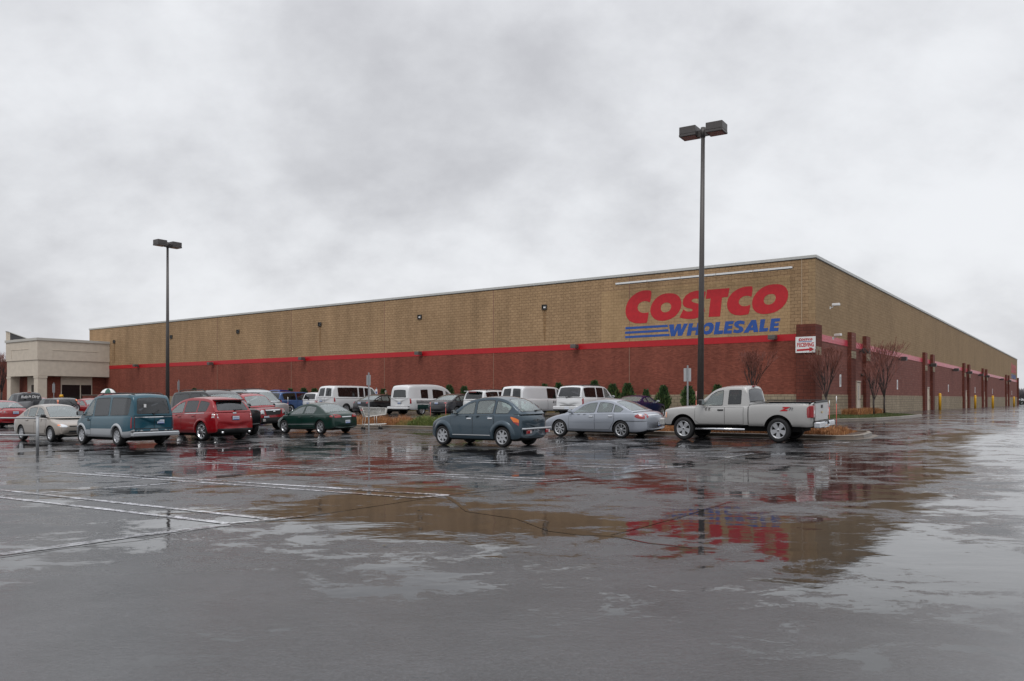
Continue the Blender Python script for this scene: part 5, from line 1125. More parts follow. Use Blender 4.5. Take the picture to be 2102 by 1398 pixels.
c = car(CARGO, 'white_cargo_van', 'white cargo van with plain side panels behind the blue grey hatchback', 'van', C_WHT, backrow(1097), None, 'away', 'R', top=796.5, wheels='steel', grp=G2); simple_rear(c, .90, 1.18, .84, .98, pl=.95)
mb = MB(); c.line(mb, [(-.35, 1.15), (-.35, .5)], 'R', .02, .01); c.line(mb, [(.9, 1.15), (.9, .5)], 'R', .02, .01); mb.box(c.proj(.30, 1.0, 'R', .02), (.05, .02, .16), 0); mb.box(c.proj(.48, 1.0, 'R', .02), (.05, .02, .16), 0); mb.obj('door_handles', M_SEAM2, c.t); c.mirror(M_TRIM, sc=1.5)
c = car(TAH, 'white_suv', 'white full size suv with dark rear glass right of the white cargo van', 'suv', C_WHT, backrow(1212), None, 'away', 'R', top=793, wheels='five', grp=G2); simple_rear(c, .76, 1.18, .86, .99, M_TAIL, 0, False); c.rails(.3, -2.1, M_TRIM); c.doors([1.2, .19, -.78], 'R', z0=.5); c.wiper(.15, 1.22, -.25, 1.28); c.mirror()
mb = MB(); mb.bx(-2.72, -2.55, -.98, .98, .50, .70, 0, .03); mb.bx(-2.70, -2.55, -.95, .95, .44, .50, 1); mb.bx(-2.69, -2.55, -.5, .5, .70, .74, 1); mb.obj('bumper', [C_WHT, M_TRIM], c.t); mb = MB(); mb.box((-2.73, 0, .60), (.01, .3, .15)); mb.obj('license_plate', M_PLATE, c.t)
c = car(MUS, 'navy_coupe', 'navy blue coupe nosed in toward the evergreen shrubs', 'car', C_NVY, (1357, None, 50.2), None, 'away', 'R', 'front', top=812.5, wheels='eight', grp=G2); c.mirror(C_WHT); c.doors([.75, -.5], 'R', z0=.34)
# ---------------------------------------------------------------- islands, beds, curbs
M_CURB = mat('wet_concrete_curb', (.125, .098, .076), .35, noise=.18, nscale=3, bump=.2)
M_CURBT = mat('curb_top', (.20, .17, .135), .35, noise=.15, nscale=3)
M_SOIL = mat('wet_mulch', (.060, .035, .022), .9, noise=.3, bump=.5)
M_LAWN = mat('lawn_soil', (.045, .060, .018), .9, noise=.3, bump=.5)
def ab_of(p): return Vector(ab(p[0], p[1]))
def round_poly(p, it=2):
    for _ in range(it):
        q = []
        for i in range(len(p)):
            a, b = p[i], p[(i + 1) % len(p)]; q += [(a[0] * .78 + b[0] * .22, a[1] * .78 + b[1] * .22), (a[0] * .22 + b[0] * .78, a[1] * .22 + b[1] * .78)]
        p = q
    return p
def curb(name, poly, w=.16, h=.15, closed=True, out=1):
    """poly in world xy"""
    poly = densify(poly, .6, closed); n = len(poly); mb = MB(); vs = []
    ar = sum(poly[i][0] * poly[(i + 1) % n][1] - poly[(i + 1) % n][0] * poly[i][1] for i in range(n)); sg = 1 if ar > 0 else -1
    for i, p in enumerate(poly):
        a = poly[i - 1] if (closed or i > 0) else p; b = poly[(i + 1) % n] if (closed or i < n - 1) else p
        d = Vector((b[0] - a[0], b[1] - a[1])).normalized(); nn = Vector((-d.y, d.x)) * sg * out
        z = gz(p[0], p[1]); q = Vector(p) + nn * w; o = Vector(p) - nn * .22
        vs += [(o.x, o.y, gz(o.x, o.y) + .009), (p[0], p[1], z + .02), (p[0] + nn.x * .02, p[1] + nn.y * .02, z + h - .02), (p[0] + nn.x * .04, p[1] + nn.y * .04, z + h), (q.x, q.y, z + h), (q.x, q.y, z - .1)]
    k = 6; m = n if closed else n - 1
    for j, mi in ((0, 0), (1, 0), (2, 1), (3, 1), (4, 0)):
        mb.add(vs, [(i * k + j, i * k + j + 1, ((i + 1) % n) * k + j + 1, ((i + 1) % n) * k + j) for i in range(m)], mi)
    o = mb.obj(name, [M_CURB, M_CURBT]); o['kind'] = 'structure'; return o
def bed(name, poly, m, h=.12, mound=.0):
    mb = MB(); tv, tf = cdt_fill(densify(poly, .8), [], .7)
    def inset(p): return min(1, min(math.hypot(p.x - a[0], p.y - a[1]) for a in dp) / 1.2)
    dp = densify(poly, .5)
    mb.add([(p.x, p.y, gz(p.x, p.y) + h + mound * inset(p)) for p in tv], tf, 0, True); o = mb.obj(name, m); o['kind'] = 'structure'; return o
def uvw(l): return [tuple(LW(a, b).xy) for a, b in l]
# central island behind the front row (its near curb runs behind the cars)
pA = gpt(745, 878); pB = gpt(1690, 902.5); A0 = ab_of(pA); B0 = ab_of(pB)
dirI = (B0 - A0).normalized(); nI = Vector((-dirI.y, dirI.x)); nI = nI if nI.y > 0 else -nI
Lft = A0 - dirI * 9; Rgt = B0 + dirI * .2; WI = 3.1
isl = [tuple(Lft), tuple(Rgt), tuple(Rgt + dirI * .9 + nI * .5), tuple(Rgt + dirI * .9 + nI * (WI - .5)), tuple(Rgt + nI * WI), tuple(Lft + nI * WI)]
isl = [(p[0], p[1]) for p in isl]; islw = [tuple(LW(a, b).xy) for a, b in isl]
islr = round_poly(islw, 1); curb('island_curb', islr); bed('island_bed', islr, M_SOIL, .11)
# planting bed along the brick wall and round the corner
e0 = ab_of(gpt(1700, 866.7)); e1 = ab_of(gpt(1800, 863.5)); e2 = ab_of(gpt(1850, 860)); e3 = ab_of(gpt(1893, 855.5))
bedp = [(-62, -.02), (-62, -1.6), (-9.0, -1.6), (-7.6, -3.0), (-7.0, -7.0), (-4.5, -7.6), tuple(e0), tuple(e1), tuple(e2), tuple(e3), (e3.x - .6, e3.y + 1.0), (.03, 13.6), (.03, -.02)]
bedw = uvw(bedp); curb('bed_curb', [bedw[i] for i in range(1, 11)], closed=False, out=1 if True else -1)
bed('planting_bed', bedw, M_LAWN, .13)
# ---- grasses: countless blades, one object per patch
def blades(name, label, pts_fn, n, h, w, cols, lean=.5, cat='grass'):
    mb = MB(); rr = random.Random(len(label))
    for _ in range(n):
        x, y, z, k = pts_fn(rr); a = rr.uniform(0, math.tau); l = h * k * rr.uniform(.6, 1.15); ww = w * rr.uniform(.7, 1.3)
        dx, dy = math.cos(a), math.sin(a); b = rr.uniform(0, lean) * l; t = rr.uniform(0, math.tau); lx, ly = math.cos(t) * b, math.sin(t) * b
        p0 = (x - dx * ww, y - dy * ww, z); p1 = (x + dx * ww, y + dy * ww, z); p2 = (x + lx * .5 + dx * ww * .6, y + ly * .5 + dy * ww * .6, z + l * .65); p3 = (x + lx * .5 - dx * ww * .6, y + ly * .5 - dy * ww * .6, z + l * .65); p4 = (x + lx * 1.3, y + ly * 1.3, z + l)
        mb.add([p0, p1, p2, p3, p4], [(0, 1, 2, 3), (3, 2, 4)], rr.randrange(len(cols)))
    o = mb.obj(name, cols); tag(o, label, cat, kind='stuff'); return o
def gm(name, c): return mat(name, c, .7, noise=.2, nscale=4)
STRAW = [gm('straw_a', (.30, .125, .045)), gm('straw_b', (.22, .085, .030)), gm('straw_c', (.38, .19, .075))]
STRAWG = [gm('straw_green', (.22, .16, .045)), gm('straw_d', (.30, .18, .06)), gm('straw_e', (.16, .13, .04))]
GREEN = [gm('blade_a', (.075, .125, .020)), gm('blade_b', (.12, .16, .03)), gm('blade_c', (.17, .17, .05))]
LAWN = [gm('lawn_a', (.035, .070, .012)), gm('lawn_b', (.055, .085, .016)), gm('lawn_c', (.10, .085, .03))]
def strip_patch(t0, t1, h, w0=.35, w1=None):
    w1 = w1 or WI - .3; LL = (Rgt - Lft).length
    def f(rr):
        t = rr.uniform(t0, t1); s_ = rr.uniform(w0, w1); q = Lft + dirI * t + nI * s_; P = LW(q.x, q.y)
        e = min(1, min(t - t0, t1 - t) / .5 + .35) * min(1, min(s_ - w0, w1 - s_) / .4 + .45)
        return P.x, P.y, gz(P.x, P.y) + .11, h * e * (1 + .2 * math.sin(t * 4 + s_ * 3))
    return f
def t_px(px):
    best = None
    for i in range(800):
        t = i * .05; q = Lft + dirI * t + nI * .5; P = LW(q.x, q.y); x = W0 / 2 + P.x / P.y * F0
        if best is None or abs(x - px) < best[0]: best = (abs(x - px), t)
    return best[1]
blades('ornamental_grass', 'orange brown dormant grass in the island behind the shopping cart', strip_patch(1, t_px(820), 1), 7000, .38, .012, STRAW)
blades('ornamental_grass', 'yellowing low grass in the island between the cart and the green clump', strip_patch(t_px(812), t_px(842), 1), 2600, .30, .012, STRAWG)
blades('ornamental_grass', 'bright green grass clump in the island left of the blue grey hatchback', strip_patch(t_px(832), t_px(1010), 1), 9000, .42, .013, GREEN, .9)
blades('ornamental_grass', 'orange brown dormant grass in the island behind the silver pickup', strip_patch(t_px(1180), t_px(1728), 1), 12000, .22, .012, STRAW)
def poly_patch(poly, h, hz=.13):
    x0, x1 = min(p[0] for p in poly), max(p[0] for p in poly); y0, y1 = min(p[1] for p in poly), max(p[1] for p in poly)
    def f(rr):
        while True:
            a, b = rr.uniform(x0, x1), rr.uniform(y0, y1)
            if pip(a, b, poly): P = LW(a, b); return P.x, P.y, gz(P.x, P.y) + hz, h
    return f
lawn = [(-6.5, -6.8), (-4.4, -7.3), (e0.x - .25, e0.y + .3), (e1.x - .25, e1.y), (e2.x - .25, e2.y), (e3.x - .4, e3.y - .3), (.6, 13), (.3, -.5), (-6, -.6)]
blades('lawn', 'short green lawn at the building corner around the bare trees', poly_patch(lawn, 1), 26000, .07, .010, LAWN, .8)
blades('ornamental_grass', 'low orange straw grass strip along the base of the corner wall', poly_patch([(.8, 2.6), (1.9, 2.6), (1.9, 9.0), (.8, 9.4)], 1), 5000, .40, .014, STRAW)
blades('ornamental_grass', 'straw coloured grass edging under the evergreen shrubs', poly_patch([(-60, -1.3), (-9, -1.3), (-9, -.6), (-60, -.6)], 1), 7000, .22, .014, STRAWG)
# ---- evergreen shrubs along the wall
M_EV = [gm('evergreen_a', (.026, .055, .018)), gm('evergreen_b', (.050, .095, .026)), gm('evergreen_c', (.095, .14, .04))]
def evergreen(px, top, wpx, label, seed, b=-1.15):
    r = (px - W0 / 2) / F0; k = (b + CN.dot(ey)) / (Vector((r, 1, 0)).dot(ey)); x, y = r * k, k; z0 = gz(x, y) + .13; H = max(.5, pz(top, y) - z0); R = wpx * k / F0 / 2
    t = thing('evergreen_shrub', label, 'shrub', (x, y, z0), 0, 'evergreen shrubs along the brick wall'); rr = random.Random(seed)
    lob = [(rr.uniform(0, math.tau), rr.uniform(.2, .9), rr.uniform(.3, .8)) for _ in range(9)]
    mb = MB()
    for _ in range(1300):
        v = rr.random() ** .8; a = rr.uniform(0, math.tau); prof = (math.sin(min(1, (v + .12) * 1.25) * math.pi * .5) if v < .4 else 1) * (1 - v) ** .42 * 1.12 + .08
        bulge = 1 + sum(kk * .5 * math.exp(-((v - vv) * 5) ** 2) * max(0, math.cos(a - aa)) for aa, vv, kk in lob)
        rad = R * prof * bulge * (rr.random() ** .35); c = Vector((math.cos(a) * rad, math.sin(a) * rad, v * H)); s = rr.uniform(.05, .12)
        d = Vector((math.cos(a) * .5, math.sin(a) * .5, rr.uniform(.5, 1.2))).normalized(); sd = d.cross(Vector((rr.uniform(-1, 1), rr.uniform(-1, 1), rr.uniform(-1, 1)))).normalized() * s * .45
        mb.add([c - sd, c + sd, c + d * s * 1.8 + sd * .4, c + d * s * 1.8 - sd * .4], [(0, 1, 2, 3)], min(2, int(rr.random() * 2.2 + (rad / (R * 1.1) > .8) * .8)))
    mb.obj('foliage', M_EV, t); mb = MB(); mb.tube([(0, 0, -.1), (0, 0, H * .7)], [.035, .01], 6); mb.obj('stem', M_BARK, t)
M_BARK = mat('wet_bark', (.035, .026, .024), .8, noise=.25); M_TWIG = mat('red_brown_twig', (.19, .065, .048), .7)
EV = [(399, 799, 12, 'tiny evergreen top showing above the black suv'), (524, 804, 12, 'small evergreen right of the silver suv roof'), (596, 800, 13, 'small evergreen above the steel blue minivan roof'), (623, 799, 14, 'rounded evergreen above the right end of the blue minivan'), (645, 800, 14, 'small evergreen just left of the long white passenger van'),
      (787, 801, 12, 'small evergreen left of the person in the green coat'), (812, 795, 12, 'narrow evergreen at the left edge of the high top van'), (922, 793, 18, 'pointed evergreen right of the high top van'), (953, 796, 16, 'pointed evergreen behind the charcoal sedan roof'), (1036, 799, 14, 'evergreen tip between white minivan and cargo van'),
      (1118, 791, 16, 'evergreen tip above the right end of the cargo van'), (1146, 789, 17, 'evergreen at the left edge of the white suv roof'), (1220, 784, 20, 'tallest evergreen above the white suv hood'), (1257, 792, 25, 'broad dense evergreen just right of the white suv'), (1288, 790, 26, 'broad leaning evergreen above the navy coupe roof'),
      (1326, 803, 12, 'small thin evergreen over the navy coupe windshield'), (1362, 795, 22, 'tall narrow evergreen in front of the navy coupe nose'), (1413, 796, 22, 'evergreen behind the sign post near the tall lamp pole'), (1473, 793, 22, 'evergreen rising behind the pickup cab roof')]
for i, (px, tp, wp, lb) in enumerate(EV): evergreen(px, tp, wp, lb, i, -1.15 if px < 1340 else -1.3)
# ---- bare trees with upswept red-brown twigs
def bare_tree(pos, fork_z, top_z, spread, label, seed, dens=1.0, trunk=.06):
    t = thing('bare_tree', label, 'tree', pos, 0, 'bare young trees by the building'); rr = random.Random(seed)
    mb = MB(); mb.tube([(0, 0, -.1), (rr.uniform(-.03, .03), 0, fork_z * .5), (0, 0, fork_z)], [trunk * 1.25, trunk, trunk * .95], 8); mb.obj('trunk', M_BARK, t)
    br = MB(); tw = MB(); H = top_z - fork_z
    def grow(p, d, l, r, lev):
        n = 4; pts = [p.copy()]; q = p.copy()
        for i in range(n):
            d = (d + Vector((rr.uniform(-.10, .10), rr.uniform(-.10, .10), .045))).normalized(); q = q + d * l / n; pts.append(q.copy())
        (br if lev < 2 else tw).tube(pts, [max(.006, r * (1 - .6 * i / n)) for i in range(n + 1)], 5 if lev < 2 else 3, 0, False)
        if lev < 4:
            for k in range(int([4, 3, 3, 3][lev] * dens)):
                f = rr.uniform(.25, 1); i = min(n - 1, int(f * n)); b = pts[i].lerp(pts[i + 1], f * n - i); a = rr.uniform(0, math.tau)
                nd = (d + Vector((math.cos(a), math.sin(a), .15)) * rr.uniform(.3, .55)).normalized()
                ln = l * rr.uniform(.5, .75)
                if b.z + nd.z * ln > top_z: ln *= .6
                grow(b, nd, ln, r * .5, lev + 1)
    for k in range(int(8 * dens)):
        a = math.tau * k / int(8 * dens) + rr.uniform(-.3, .3); sp = 1.35 * spread / H * rr.uniform(.2, 1.0)
        grow(Vector((0, 0, fork_z - rr.uniform(0, .25))), Vector((math.cos(a) * sp, math.sin(a) * sp, 1)).normalized(), H * rr.uniform(.55, .72), trunk * .5, 0)
    br.obj('branches', M_BARK, t); tw.obj('twigs', M_TWIG, t)
def tree_at(px, base, fork, top, wpx, label, seed, Y=None, **k):
    P = gpt(px, base + 6) if Y is None else apt(px, Y)
    if Y is None: pass
    y = P.y; z0 = gz(P.x, P.y) + .13
    bare_tree((P.x, P.y, z0), pz(fork, y) - z0, pz(top, y) - z0, wpx * y / F0 / 2, label, seed, **k)
tree_at(1696, 0, 815, 716, 80, 'bare tree in front of the brown corner pier, left of the wall door', 3, 46)
tree_at(1793, 0, 817, 742, 44, 'smaller bare tree right of the wall door, left of its larger neighbour', 5, 51, dens=.9)
tree_at(1815.5, 0, 816, 708, 76, 'larger spreading bare tree on the lawn beside the smaller one', 8, 54, dens=1.1)
tree_at(1545, 0, 800, 722, 66, 'bare tree rising behind the pickup cab, left of the corner pier', 11, 45)
tree_at(3, 0, 805, 728, 40, 'bare dark tree at the far left edge by the entrance', 14, 100, trunk=.12)
# ---- lamp poles
M_POLE = mat('dark_bronze_pole', (.075, .068, .066), .45, .2, noise=.08)
def lamp_pole(px, Y, top, hang, label, lean=0, rz=0, gap=1.0, left=True):
    P = apt(px, Y); z = P.z; H = pz(top, Y) - z
    t = thing('lamp_pole', label, 'lamp pole', (P.x, P.y, z), rz, 'tall twin head parking lot lamps'); t.rotation_euler = (0, lean, rz)
    mb = MB(); mb.tube([(0, 0, 0), (0, 0, H * .5), (0, 0, H)], [.145, .11, .078], 14); mb.obj('pole', M_POLE, t)
    mb = MB(); mb.tube([(0, 0, -.2), (0, 0, .55)], [.30, .29], 18); mb.obj('pole_base', M_CURB, t)
    mb = MB(); mb.box((0, 0, H - .18), (gap * 1.3, .09, .26)); mb.tube([(0, 0, H - .35), (0, 0, H + .06)], .10, 10); mb.obj('arm', M_POLE, t)
    for sg in (1, -1):
        h = MB(); cx = sg * (gap / 2 + .36); h.box((cx, 0, H - .02), (.70, .66, .30), 0, None, .012); h.box((cx, 0, H - .225), (.715, .675, .10), 0, None, .008); h.obj('lamp_head', M_POLE, t)
        h = MB(); h.box((cx, 0, H - .278), (.60, .56, .012)); h.obj('lens', mat('dark_lamp_lens', (.10, .085, .08), .25), t)
lamp_pole(1437, 33.5, 266, 0, 'tall dark lamp pole behind the silver pickup hood', lean=math.radians(.6), rz=TH + math.radians(3), gap=.42)
lamp_pole(344, 58, 499, 0, 'tall dark lamp pole farther off on the left behind the teal van', rz=math.radians(54), gap=.42)
# ---- signs on posts
M_GALV = mat('galvanised_steel', (.30, .31, .32), .4, .5, noise=.1); M_SBACK = mat('sign_back', (.42, .43, .44), .45, .3)
def post_sign(px, Y, top, w, hpx, label, front=False, rz=0, name='sign_post'):
    P = apt(px, Y); h = hpx * Y / F0; H = pz(top, Y) - P.z
    t = thing(name, label, 'sign', P, rz, 'signs on steel posts in the lot')
    mb = MB(); mb.bx(-.03, .03, -.02, .02, -.05, H + .12, 0); mb.obj('post', M_GALV, t)
    mb = MB(); s = -1 if not front else 1
    mb.box((0, .03 if not front else -.03, H - h / 2), (w, .008, h), 0, None, .003); pl = mb.obj('sign_plate', M_SBACK if not front else M_WHITE, t)
    if front:
        g = MB(); g.box((0, -.037, H - h * .62), (w * .62, .004, h * .40), 0); g.obj('blue_symbol', M_BLUE1, pl)
post_sign(1411.5, 33.0, 756, .31, 27, 'grey backed sign on a post left of the tall lamp pole', rz=.1)
post_sign(757, 37.6, 770, .20, 21, 'grey backed sign on a post beside the shopping cart', rz=.5)
post_sign(367, 62, 783, .18, 17, 'small edge on sign right of the left lamp pole base', rz=1.0)
post_sign(110.5, 74, 788, .22, 18, 'small sign on a post in front of the cream entrance block', rz=.9)
post_sign(530.5, 66, 801.5, .34, 11, 'white and blue parking sign between silver suv and blue pickup', True, rz=TH)
post_sign(773, 61, 799, .22, 11, 'white and blue parking sign above the black sedan', True, rz=TH)
# ---- snow stakes
M_STK = mat('faded_red_fiberglass', (.55, .10, .075), .5)
def stake(px, base, top, label, Y=None, white=False):
    P = gpt(px, base) if Y is None else apt(px, Y); H = pz(top, P.y) - P.z
    t = thing('marker_stake', label, 'stake', P, 0, 'thin red marker stakes'); mb = MB(); mb.tube([(0, 0, -.05), (0, 0, H * .78)], .013, 6); mb.obj('rod', M_STK, t)
    mb = MB(); mb.tube([(0, 0, H * .78), (0, 0, H)], .017, 6); mb.obj('reflective_tip', M_WHITE if white else mat('pale_red_tip', (.6, .3, .28), .4), t)
stake(883.5, 865, 826, 'red stake in front of the charcoal sedan tail, left one'); stake(915, 865, 830, 'red stake under the charcoal sedan right tail lamp'); stake(591, 865, 815, 'red stake with white tip beside the blue minivan', white=True)
stake(1717, 897, 813, 'taller orange red stake with white tip right of the pickup tailgate', 32, True); stake(1702.5, 897, 822, 'orange red stake tight against the pickup tailgate edge', 32.5, True); stake(1429, 0, 803, 'red stake by the foot of the tall lamp pole', 33.2)
# ---- yellow bollards
M_YEL = mat('yellow_bollard', (.68, .36, .015), .4, noise=.06)
for px, bs, tp, lb in ((1929.5, 841.5, 807, 'nearest yellow bollard by the second pilaster pair'), (2002, 838.5, 811, 'yellow bollard by the third pilaster pair'), (2038, 838.5, 812, 'yellow bollard between the third and fourth pilaster pairs'), (2081.5, 835, 814, 'farthest yellow bollard by the last pilaster pair')):
    P = gpt(px, bs); H = pz(tp, P.y) - P.z; t = thing('yellow_bollard', lb, 'bollard', P, 0, 'yellow bollards along the side wall')
    r_ = .13; mb = MB(); mb.tube([(0, 0, -.1), (0, 0, H - .1), (0, 0, H - .03), (0, 0, H)], [r_, r_, r_ * .75, r_ * .2], 14); mb.obj('post', M_YEL, t); mb = MB(); mb.tube([(0, 0, H - .32), (0, 0, H - .26)], r_ * 1.04, 14); mb.obj('band', mat('pale_yellow', (.75, .55, .12), .4), t)
for px, tp, lb in ((126, 810, 'yellow topped post at the entrance, above the grey suv'), (193, 811, 'yellow topped post right of the entrance window')):
    P = apt(px, 80); H = pz(tp, 80) - P.z; t = thing('entrance_bollard', lb, 'bollard', P, 0, 'bollards at the entrance'); mb = MB(); mb.tube([(0, 0, -.1), (0, 0, H - .25)], .2, 12); mb.obj('post', M_REDP, t); mb = MB(); mb.tube([(0, 0, H - .25), (0, 0, H)], [.2, .14], 12); mb.obj('cap', M_YEL, t)
# ---- low brick wall at the entrance
P = apt(205, 78); t = thing('low_brick_wall', 'low brown brick wall between the grey suv and the teal van roof', 'wall', P, TH); mb = MB(); mb.bx(-3.0, 3.2, -.2, .2, -.5, pz(811.5, 78) - P.z, 0); mb.obj('wall_body', M_REDP, t); mb = MB(); mb.bx(-3.1, 3.3, -.25, .25, pz(811.5, 78) - P.z, pz(811.5, 78) - P.z + .06); mb.obj('wall_cap', M_CURB, t)
# ---- corral rail at the left edge
P = gpt(77, 935); Ht = pz(853, P.y) - P.z; t = thing('corral_rail', 'grey steel cart corral railing running off the left edge', 'railing', P, 0)
mb = MB(); mb.tube([(0, 0, -.05), (0, 0, Ht)], .042, 12); mb.tube([(0, 0, Ht), (0, 0, Ht + .015)], .05, 12); mb.obj('post', M_GALV, t)
for py_, q in ((858.5, 855), (893.5, 888)):
    z0 = pz(py_, P.y) - P.z; dv = Vector((-2.6, .55, 0)); mb = MB(); mb.tube([(0, 0, z0), (dv.x, dv.y, z0), (dv.x * 2, dv.y * 2, z0)], .024, 8); mb.obj('rail', M_GALV, t)
for k in (1, 2): mb = MB(); mb.tube([(-2.6 * k, .55 * k, -.1), (-2.6 * k, .55 * k, Ht)], .042, 10); mb.obj('post', M_GALV, t)
mb = MB(); ribbon(mb, [gpt(20, 937), gpt(98, 934)], .10, .006, .1); o = mb.obj('painted_line', M_PAINT); o['kind'] = 'structure'
# ---- shopping cart
def shopping_cart():
    P = gpt(753, 881.5); s = .0; t = thing('shopping_cart', 'empty light grey wire shopping cart standing by the island curb', 'shopping cart', P, math.radians(6)); t.rotation_euler = (0, 0, math.radians(22))
    Mw = mat('cart_wire', (.62, .61, .58), .35, .4); K = 1.0
    # local x = toward the front of the cart
    b = [(-.10, -.28, .62), (-.10, .28, .62), (.92, .22, .74), (.92, -.22, .74)]; tp = [(-.30, -.31, 1.10), (-.30, .31, 1.10), (.98, .24, 1.05), (.98, -.24, 1.05)]
    V3 = [Vector(q) for q in b]; T3 = [Vector(q) for q in tp]; mb = MB()
    def side(i, j, nu, nv, m_=mb):
        for k in range(nu + 1): f = k / nu; m_.tube([V3[i].lerp(V3[j], f), T3[i].lerp(T3[j], f)], .007, 4, 0, False)
        for k in range(nv + 1): f = k / nv; m_.tube([V3[i].lerp(T3[i], f), V3[j].lerp(T3[j], f)], .0055 if k < nv else .011, 4, 0, False)
    side(0, 3, 22, 6); side(1, 2, 22, 6); side(2, 3, 10, 6); side(0, 1, 10, 6)
    for k in range(12): f = k / 11; mb.tube([V3[0].lerp(V3[3], f), V3[1].lerp(V3[2], f)], .007, 4, 0, False)
    for k in range(9): f = k / 8; mb.tube([V3[0].lerp(V3[1], f), V3[3].lerp(V3[2], f)], .007, 4, 0, False)
    mb.obj('basket', Mw, t)
    for sy in (1, -1):
        mb = MB(); mb.tube([(-.30, sy * .31, 1.08), (-.12, sy * .29, .62), (-.16, sy * .27, .28), (-.18, sy * .27, .12)], .013, 6); mb.tube([(-.16, sy * .27, .24), (.55, sy * .24, .24), (.95, sy * .20, .27)], .013, 6); mb.tube([(.45, sy * .24, .24), (.42, sy * .25, .68)], .012, 6); mb.tube([(.62, sy * .22, .24), (.66, sy * .22, .12)], .012, 6); mb.obj('side_frame', Mw, t)
    mb = MB()
    for k in range(12): f = k / 11; y_ = .26 - .52 * f; mb.tube([(-.16, y_, .25), (.95, y_ * .8, .28)], .005, 4, 0, False)
    for k in range(6): x_ = -.16 + 1.1 * k / 5; mb.tube([(x_, -.26, .25 + .02 * k / 5), (x_, .26, .25 + .02 * k / 5)], .005, 4, 0, False)
    mb.obj('lower_rack', Mw, t)
    mb = MB(); mb.tube([(-.34, -.33, 1.13), (-.34, .33, 1.13)], .018, 8); mb.obj('handle', M_SBACK, t)
    mb = MB(); mb.box((-.255, 0, .98), (.012, .46, .12), 0, Matrix.Rotation(.38, 3, 'Y')); mb.obj('red_flap', M_STRIPE, t)
    for x_, y_ in ((-.18, .27), (-.18, -.27), (.68, .22), (.68, -.22)): mb = MB(); mb.tube([(x_, y_ - .015, .06), (x_, y_ + .015, .06)], .06, 14); mb.obj('caster_wheel', M_TYRE, t)
shopping_cart()
# ---- people beyond the cars
M_SKIN = mat('skin', (.45, .27, .20), .6)
def person(px, Y, top, coat, label, hair, rz=0, arm=None, H=1.74):
    P = apt(px, Y); z = pz(top, Y) - H; z = max(z, P.z - .0) if z > P.z - .3 else P.z
    t = thing('person', label, 'person', (P.x, P.y, P.z), rz)
    sk = {'pelvis': (0, 0, .95), 'waist': (0, 0, 1.08), 'chest': (0, .01, 1.30), 'neck': (0, .0, 1.48), 'head0': (0, -.01, 1.56), 'head1': (0, -.015, 1.68)}
    vs = [(0, 0, .95), (0, 0, 1.10), (0, .01, 1.32), (0, 0, 1.46), (0, -.01, 1.55), (0, -.015, 1.67)]; rd = [(.16, .12), (.15, .115), (.17, .12), (.055, .055), (.075, .085), (.080, .095)]
    ed = [(0, 1), (1, 2), (2, 3), (3, 4), (4, 5)]
    for sg in (1, -1):
        o = len(vs); vs += [(sg * .18, .01, 1.40), (sg * .22, .02, 1.15), (sg * .23, -.06, .92), (sg * .22, -.10, .82)] if not (arm and sg == arm) else [(sg * .18, .01, 1.40), (sg * .25, -.10, 1.18), (sg * .18, -.28, 1.24), (sg * .17, -.32, 1.30)]
        rd += [(.065, .065), (.048, .048), (.036, .036), (.035, .025)]; ed += [(2, o), (o, o + 1), (o + 1, o + 2), (o + 2, o + 3)]
        o = len(vs); vs += [(sg * .10, 0, .88), (sg * .11, -.02, .48), (sg * .12, .02, .09), (sg * .13, -.12, .04)]; rd += [(.095, .095), (.062, .062), (.042, .042), (.045, .035)]; ed += [(0, o), (o, o + 1), (o + 1, o + 2), (o + 2, o + 3)]
    me = bpy.data.meshes.new('tmpp'); me.from_pydata(vs, ed, []); ob = bpy.data.objects.new('tmpp', me); COL.objects.link(ob)
    sm = ob.modifiers.new('s', 'SKIN')
    for i, r in enumerate(rd): me.skin_vertices[0].data[i].radius = r
    me.skin_vertices[0].data[0].use_root = True
    ss = ob.modifiers.new('ss', 'SUBSURF'); ss.levels = 2; ss.render_levels = 2
    m2 = bpy.data.meshes.new_from_object(ob.evaluated_get(bpy.context.evaluated_depsgraph_get())); bpy.data.objects.remove(ob); m2.name = 'body'
    for m in (coat, M_SKIN, M_SEATD): m2.materials.append(m)
    for p in m2.polygons: c = p.center; p.material_index = 1 if c.z > 1.49 or (c.z < .88 and abs(c.x) > .18 and c.z > .7) else (2 if c.z < .86 else 0); p.use_smooth = True
    b = bpy.data.objects.new('body', m2); COL.objects.link(b); b.parent = t
    h = MB(); rr = random.Random(4)
    for k in range(260):
        a = rr.uniform(0, math.tau); e = rr.uniform(.0, 1.45); d = Vector((math.cos(a) * math.cos(e), math.sin(a) * math.cos(e) + .15, math.sin(e))); c = Vector((0, 0.0, 1.66)) + Vector((d.x * .088, d.y * .10, d.z * .11)); s_ = .03
        q = d.cross(Vector((0, 0, 1.01))).normalized() * s_; w_ = Vector((d.x * .1, d.y * .1, -1)).normalized() * s_ * 1.6; h.add([c - q, c + q, c + q * .7 + w_, c - q * .7 + w_], [(0, 1, 2, 3)])
    h.obj('hair', hair, t)
    f = MB(); f.box((0, -.108, 1.62), (.022, .03, .04), 0, None, .008); f.obj('nose', M_SKIN, t)
    for sg in (1, -1): f = MB(); f.box((sg * .032, -.10, 1.645), (.02, .012, .010), 0, None, .003); f.obj('eye', M_SEATD, t)
    f = MB(); f.box((0, -.098, 1.585), (.045, .012, .010), 0, None, .003); f.obj('mouth', M_STRIPE, t)
    return t
person(792, 60.5, 799, mat('green_coat', (.02, .10, .07), .8), 'person in a green coat walking behind the black sedan', mat('grey_hair', (.30, .28, .26), .8), .6)
